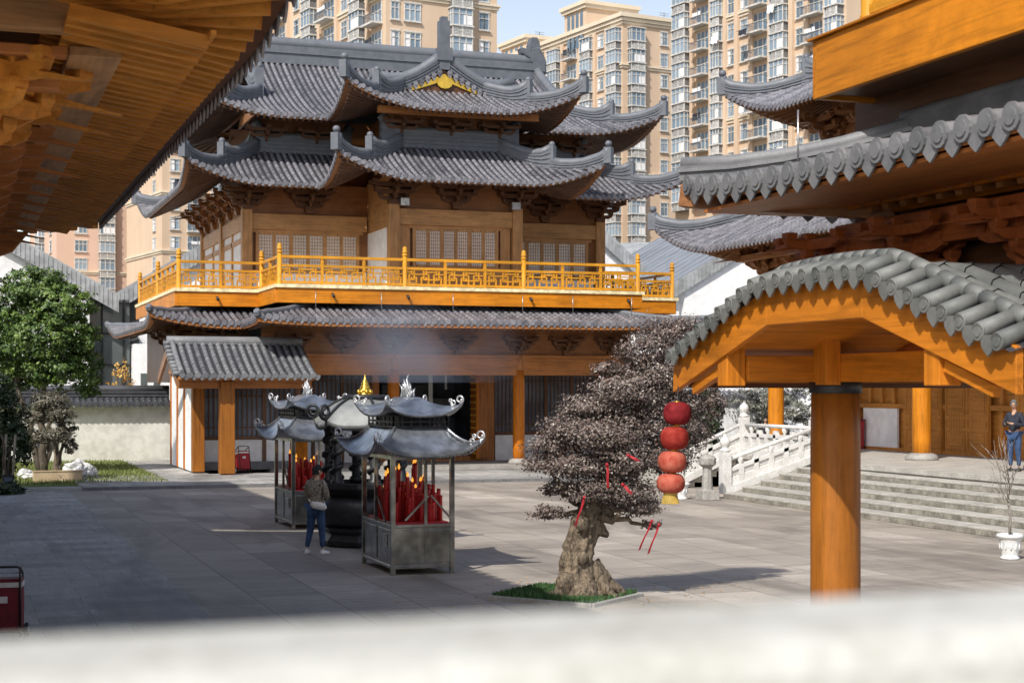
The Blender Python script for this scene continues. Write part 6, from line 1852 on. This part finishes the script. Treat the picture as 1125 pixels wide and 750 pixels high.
# ================================================================ TOWERS
AZ = math.radians(9.6)
U1 = V((-math.sin(AZ), math.cos(AZ), 0)); U2 = V((math.cos(AZ), math.sin(AZ), 0))
def obox(mb, C, a0, a1, b0, b1, z0, z1):
    """box in tower coordinates: a along U2 (front face), b along U1 (depth)"""
    pts = [C+U2*a+U1*b for a, b in ((a0, b0), (a1, b0), (a1, b1), (a0, b1))]
    mb.prism([V((p.x, p.y, z0)) for p in pts], (0, 0, z1-z0))
WM = {}
def win_proto(kind, w, h=1.75, var=None):
    """local frame: x along the wall, -y outward, z up from sill"""
    var = random.randrange(5) if var is None else var
    gl = (.05, .3, .55, .8, .95)[var]
    key = (kind, round(w, 2), var)
    if key in WM: return WM[key]
    b = MB()
    if kind == 'win':
        b.cm = 1; b.cr = gl; b.b2(-w/2, -.02, 0, w/2, .06, h)
        if var in (1, 3): b.cm = 5; b.b2(-w/2+.06, -.026, h*.1, -w/2+w*(.3 if var == 1 else .55), -.0201, h-.06)
        b.cm = 0
        for x in (-w/2, -w/6 if w > 1.6 else 0, w/6 if w > 1.6 else 0, w/2): b.b2(x-.05, -.10, 0, x+.05, -.021, h)
        for z in (0, h*.68, h): b.b2(-w/2, -.09, z-.05, w/2, -.022, z+.05)
        b.b2(-w/2-.15, -.25, -.16, w/2+.15, -.023, -.055); b.b2(-w/2-.1, -.15, h+.052, w/2+.1, -.02, h+.2)
    if kind in ('bay', 'bayd'):
        d = .95
        b.cm = 1; b.cr = gl; b.b2(-w/2, -d, 0, w/2, .05, h)
        if var in (0, 3): b.cm = 5; b.b2(w*(.05 if var else -.3), -d-.006, .1, w/2-.06, -d-.0005, h*.62)
        b.cm = 0
        for x in np.linspace(-w/2, w/2, 4): b.b2(x-.055, -d-.05, 0, x+.055, -d-.001, h)
        for x in (-w/2, w/2): b.b2(x-.052, -d*.5-.05, 0, x+.052, -d*.5+.05, h)
        b.b2(-w/2-.06, -d-.052, h*.66, w/2+.06, .04, h*.66+.07)
        b.b2(-w/2-.15, -d-.15, -.14, w/2+.15, .05, .0); b.b2(-w/2-.15, -d-.15, h, w/2+.15, .05, h+.13)
        # louvre panel for the air conditioner below
        b.cm = 3; b.b2(-w/2+.02, -d+.04, -1.13, w/2-.02, .05, -.14)
        b.cm = 2
        n = 9
        if kind == 'bay':
            for k in range(n): z = -1.08+k*.105; b.b2(-w/2, -d-.02, z, w/2, -d+.03, z+.055)
        else:
            for k in range(n*2):
                x = -w/2+w*k/(n*2); b.bar((x, -d, -1.1), (min(w/2, x+.5), -d, -.2), .05, .06, (0, -1, 0))
        for x in (-w/2, 0, w/2): b.b2(x-.05, -d-.03, -1.13, x+.05, -d+.035, -.14)
    if kind == 'balcony':
        d = .5
        b.cm = 1; b.cr = gl*.4; b.b2(-w/2, -.03, -.2, w/2, .05, h+.2)
        if var in (2, 4):
            b.cm = 6 if var == 4 else 5; b.b2(-w*.35, -d-.55, .3, w*.05, -d-.5, 1.15); b.b2(w*.12, -d-.55, .5, w*.3, -d-.5, 1.2)
        b.cm = 0
        for x in np.linspace(-w/2, w/2, 4): b.b2(x-.06, -.12, -.2, x+.06, -.031, h+.2)
        b.b2(-w/2, -.11, h*.6, w/2, -.032, h*.6+.09)
        b.b2(-w/2-.15, -d-.75, -.42, w/2+.15, .05, -.22)
        b.cm = 4
        for k in range(int(w/.22)+1): x = -w/2+k*.22; b.b2(x-.022, -d-.66, -.2, x+.022, -d-.61, .62)
        b.b2(-w/2, -d-.68, .6, w/2, -d-.6, .68)
        for x in (-w/2, w/2): b.b2(x-.03, -d-.64, .6, x+.03, 0, .66)
    o = b.build('window', ['frame_w', 'glass', 'ac', 'shadow_gap', 'rail_dark', 'laundry', 'navy'], None, loc=(0, 0, 0))
    me = o.data; bpy.data.objects.remove(o); WM[key] = me
    return me
def add_win(parent, me, pos, rz):
    o = bpy.data.objects.new('window', me); COL.objects.link(o); o.parent = parent
    o.location = V(pos)-parent.location; o.rotation_euler = (0, 0, rz)
def tower(name_label, C, W2, W1, top, zmin, front, side, wall='tower', corn=(1, 4, 9), pent=(), pil=True):
    C = V(C); C.z = 0
    t = thing('apartment_tower', name_label, 'apartment tower', C)
    b = MB(); obox(b, C, 0, W2, 0, W1, 0, top); b.build('wall', wall, t)
    b = MB()
    def belt(z, h, pr):
        obox(b, C, -pr, W2+pr, -pr, W1+pr, z, z+h)
    belt(top-.25, .55, .75); belt(top-.75, .45, .5); belt(top-1.15, .35, .25)
    for k in corn: 
        z = top-.9-3.0*k; belt(z, .22, .32); belt(z-.32, .28, .18)
    b.build('cornice', 'tower_trim', t)
    if pil:
        b = MB()
        for s in pil if isinstance(pil, (list, tuple)) else ():
            obox(b, C, -.38, .05, s-.35, s+.35, 0, top-1.2)
        if b.v: b.build('pilaster', wall, t)
    nfl = int((top-zmin)/3.0)
    for kk in range(nfl):
        z = top-1.2-3.0*(kk+1)+.75
        for s, kind, w in front:
            p = C+U2*s; add_win(t, win_proto(kind, w), (p.x, p.y, z), AZ)
        for s, kind, w in side:
            p = C+U1*s; add_win(t, win_proto(kind, w), (p.x, p.y, z), AZ-PI/2)
    for (a0, a1, b0, b1, h) in pent:
        b = MB(); obox(b, C, a0, a1, b0, b1, top+.3, top+h); b.build('penthouse', wall, t)
        b = MB(); obox(b, C, a0-.6, a1+.6, b0-.6, b1+.6, top+h-.2, top+h+.35); obox(b, C, a0-.35, a1+.35, b0-.35, b1+.35, top+h-.7, top+h-.2); b.build('penthouse_cornice', 'tower_trim', t)
        b = MB(); 
        for q in range(4): s = b0+(b1-b0)*(.2+.2*q); obox(b, C, a0-.06, a0+.02, s-.35, s+.35, top-2.5 if h > 3 else top, top+h-1.0)
        b.build('penthouse_window', 'glass', t)
    return t
def bpx(C, px):
    k = (px-562.5)/1750; k = (SN+CS*k)/(CS-SN*k)
    return (C.x-k*C.y)/(k*U1.y-U1.x)
def cpt(px, D): p = at(px, 425, D); p.z = 0; return p
# tower behind the ridge of the hall
tower('tan apartment tower rising behind the left end of the temple ridge', cpt(424, 164), 13.0, 44, 53.5, 30,
      [(1.0, 'win', .9), (3.0, 'win', 1.8), (8.4, 'bay', 2.3), (11.4, 'win', 1.2)], [(2.2, 'balcony', 2.6), (6.2, 'bay', 2.6), (10.8, 'win', 1.6), (15, 'balcony', 3.0), (20, 'bay', 2.6), (25, 'win', 1.6), (30, 'balcony', 3.0), (36, 'bay', 2.6), (41, 'win', 1.6)], corn=(3, 8), pil=[4.2, 8.6, 12.6, 17.6, 22.4, 27.5, 33])
tw = tower('tan apartment tower in the middle with stepped penthouse and small roof aerials', cpt(684, 221), 10.2, 36, 54.6, 17,
      [(2.0, 'bayd', 2.2), (6.9, 'win', 1.2)], [(1.6, 'bay', 2.4), (5.6, 'win', 1.5), (8.6, 'bayd', 2.6), (13.5, 'balcony', 2.6), (18, 'bay', 2.6), (23, 'win', 1.6), (27.5, 'balcony', 3.0), (32.5, 'bayd', 2.6)], corn=(2, 7), pent=[(-.4, 8, 9.0, 15, 3.6), (0, 8, 27, 35, 2.2)], pil=[3.8, 7.0, 11, 16, 20.6, 25.4, 30])
b = MB(); C = V(tw.location)
for a, q in ((7, 13), (9, 3), (4, 30)):
    p = C+U2*a+U1*q; zt_ = 58.3 if q == 13 else (55 if q == 3 else 57); b.tube([V((p.x, p.y, zt_-1)), V((p.x, p.y, zt_+1.6))], .06, 6)
    for k in range(4): b.bar(V((p.x, p.y, zt_+.6+k*.3))-U2*.8, V((p.x, p.y, zt_+.6+k*.3))+U2*.8, .05, .05)
b.build('aerial', 'rail_dark', tw)
RC = cpt(930, 168)
rcol = lambda px: bpx(RC, px)
tower('tan apartment tower at right behind the gallery balcony, laundry on its balconies', RC, 14, rcol(742), 53.0, 26,
      [(3, 'win', 1.6)], [(rcol(920), 'bayd', 2.0), (rcol(898), 'balcony', 2.6), (rcol(879), 'win', 1.2), (rcol(860), 'bayd', 2.4), (rcol(836), 'balcony', 2.6), (rcol(818), 'win', 1.3), (rcol(804), 'win', 1.3), (rcol(792), 'bayd', 1.6), (rcol(773), 'balcony', 2.4), (rcol(752), 'bayd', 2.6)], corn=(2, 6), pent=[(2, 9, 6, 14, 3)], pil=[rcol(909), rcol(888), rcol(871), rcol(848), rcol(827), rcol(811), rcol(798), rcol(783), rcol(762)])
tower('pinkish apartment tower at far left below the eave, with a column of grey bay windows', cpt(62, 262), 21, 20, 62, 14,
      [(4.0, 'win', 2.0), (8.2, 'bay', 2.4), (14.6, 'bay', 2.6), (19.5, 'win', 1.2)], [(4, 'win', 1.5), (10, 'bay', 2.5)], 'tower_pink', corn=(9, 13), pil=None)
tower('cream apartment tower between the far left tower and the temple eaves', cpt(178, 246), 20, 20, 58, 14,
      [(2.0, 'win', 1.4), (5.2, 'balcony', 2.4), (9.0, 'bayd', 2.2), (13.2, 'balcony', 2.4), (17, 'win', 1.6)], [(4, 'win', 1.5)], corn=(8, 11), pil=None)
# laundry on the balconies
for i, (px, py, D, w, h) in enumerate(((800, 42, 187, 1.3, 1.0), (862, 8, 178, 1.2, 1.0), (768, 118, 196, 1.1, 1.1), (831, 35, 182, 1.6, .7), (772, 62, 195, 1.6, .9), (830, 118, 183, .9, .9))):
    p = at(px, py, D)-U2*2.0; b = MB(); N = 8
    b.tube([p-U1*(w/2+.3), p+U1*(w/2+.3)], .03, 5)
    a = []; c = []
    for k in range(N+1):
        q = p+U1*(-w/2+w*k/N)-U2*(.08*math.sin(k*2.1)); a.append(b.vert(q)); c.append(b.vert(q-V((0, 0, h*(.9+.1*math.sin(k*1.7))))-U2*.1))
    for k in range(N): b.face((a[k], a[k+1], c[k+1], c[k]))
    one('laundry', b, 'laundry' if i not in (3, 4) else 'navy', ('white' if i not in (3, 4) else 'dark')+' laundry hung on a rod outside the right apartment tower', 'laundry', p, 'laundry on the right apartment tower')

# ================================================================ LIGHT, SKY, CAMERA
w_ = bpy.data.worlds.new('World'); S.world = w_; w_.use_nodes = True
nt = w_.node_tree; bg = nt.nodes['Background']
sky = nt.nodes.new('ShaderNodeTexSky'); sky.sky_type = 'NISHITA'; sky.sun_disc = False
d = V((.68, .66, -1)).normalized()
sky.sun_elevation = math.asin(-d.z); sky.sun_rotation = math.atan2(-d.x, -d.y)
sky.air_density = 1.0; sky.dust_density = 2.0; sky.ozone_density = 1.0; sky.altitude = 50
nt.links.new(sky.outputs[0], bg.inputs[0]); bg.inputs[1].default_value = .145
# pale haze toward the horizon
tc = nt.nodes.new('ShaderNodeTexCoord'); sx = nt.nodes.new('ShaderNodeSeparateXYZ'); nt.links.new(tc.outputs['Generated'], sx.inputs[0])
m1 = nt.nodes.new('ShaderNodeMath'); m1.operation = 'SUBTRACT'; m1.use_clamp = True; m1.inputs[0].default_value = 1; nt.links.new(sx.outputs['Z'], m1.inputs[1])
m2 = nt.nodes.new('ShaderNodeMath'); m2.operation = 'POWER'; m2.inputs[1].default_value = 3.5; nt.links.new(m1.outputs[0], m2.inputs[0])
hz_ = nt.nodes.new('ShaderNodeBackground'); hz_.inputs[0].default_value = (.84, .77, .69, 1); nt.links.new(m2.outputs[0], hz_.inputs[1])
ad = nt.nodes.new('ShaderNodeAddShader'); nt.links.new(bg.outputs[0], ad.inputs[0]); nt.links.new(hz_.outputs[0], ad.inputs[1])
nt.links.new(ad.outputs[0], nt.nodes['World Output'].inputs[0])
sl_ = bpy.data.lights.new('sun', 'SUN'); sl_.energy = 4.75; sl_.angle = math.radians(.55); sl_.color = (1, .955, .88)
so = bpy.data.objects.new('sun', sl_); COL.objects.link(so); so.rotation_euler = d.to_track_quat('-Z', 'Y').to_euler(); so.location = (-30, -30, 50)
cam = bpy.data.cameras.new('camera'); co = bpy.data.objects.new('camera', cam); COL.objects.link(co)
co.location = (0, 0, 3.1); co.rotation_euler = (PI/2, 0, -math.radians(19.4))
cam.sensor_width = 36; cam.lens = 56; cam.shift_y = 50/1125; cam.clip_start = .05; cam.clip_end = 6000
cam.dof.use_dof = True; cam.dof.focus_distance = 27; cam.dof.aperture_fstop = 3.9
S.camera = co
S.view_settings.view_transform = 'Standard'; S.view_settings.look = 'None'; S.view_settings.exposure = 0
S.render.engine = 'CYCLES'; S.cycles.max_bounces = 8; S.cycles.use_denoising = True

# thin incense smoke drifting from the censer toward the doorway
sm = MB(); sm.b2(7.6, 30.9, 3.2, 12.4, 39.0, 6.0)
t = bpy.data.materials.new('incense smoke'); t.use_nodes = True; n_ = t.node_tree.nodes; l_ = t.node_tree.links
n_.remove(n_['Principled BSDF']); pv = n_.new('ShaderNodeVolumePrincipled'); pv.inputs['Color'].default_value = (.78, .84, 1, 1); pv.inputs['Anisotropy'].default_value = .2
tc = n_.new('ShaderNodeTexCoord'); nz = n_.new('ShaderNodeTexNoise'); nz.inputs['Scale'].default_value = .5; nz.inputs['Detail'].default_value = 4; l_.new(tc.outputs['Object'], nz.inputs['Vector'])
gr = n_.new('ShaderNodeTexGradient'); gr.gradient_type = 'SPHERICAL'; mp = n_.new('ShaderNodeMapping'); mp.inputs['Location'].default_value = (-1.0, -1.0, -.95); mp.inputs['Scale'].default_value = (.42, .25, .72); l_.new(tc.outputs['Object'], mp.inputs['Vector']); l_.new(mp.outputs[0], gr.inputs[0])
mr = n_.new('ShaderNodeMapRange'); mr.inputs['From Min'].default_value = .38; mr.inputs['From Max'].default_value = .75; mr.inputs['To Max'].default_value = .30; l_.new(nz.outputs['Fac'], mr.inputs['Value'])
mu = n_.new('ShaderNodeMath'); mu.operation = 'MULTIPLY'; l_.new(mr.outputs[0], mu.inputs[0]); l_.new(gr.outputs['Fac'], mu.inputs[1]); l_.new(mu.outputs[0], pv.inputs['Density']); l_.new(pv.outputs[0], n_['Material Output'].inputs['Volume'])
M['smoke'] = t
so2 = sm.build('incense_smoke', 'smoke', None, loc=(7.7, 31, 2.6)); tag(so2, 'thin blue haze of incense smoke drifting from the black burner toward the temple doorway', 'smoke', kind='stuff')
S.cycles.volume_step_rate = 4; S.cycles.volume_max_steps = 48
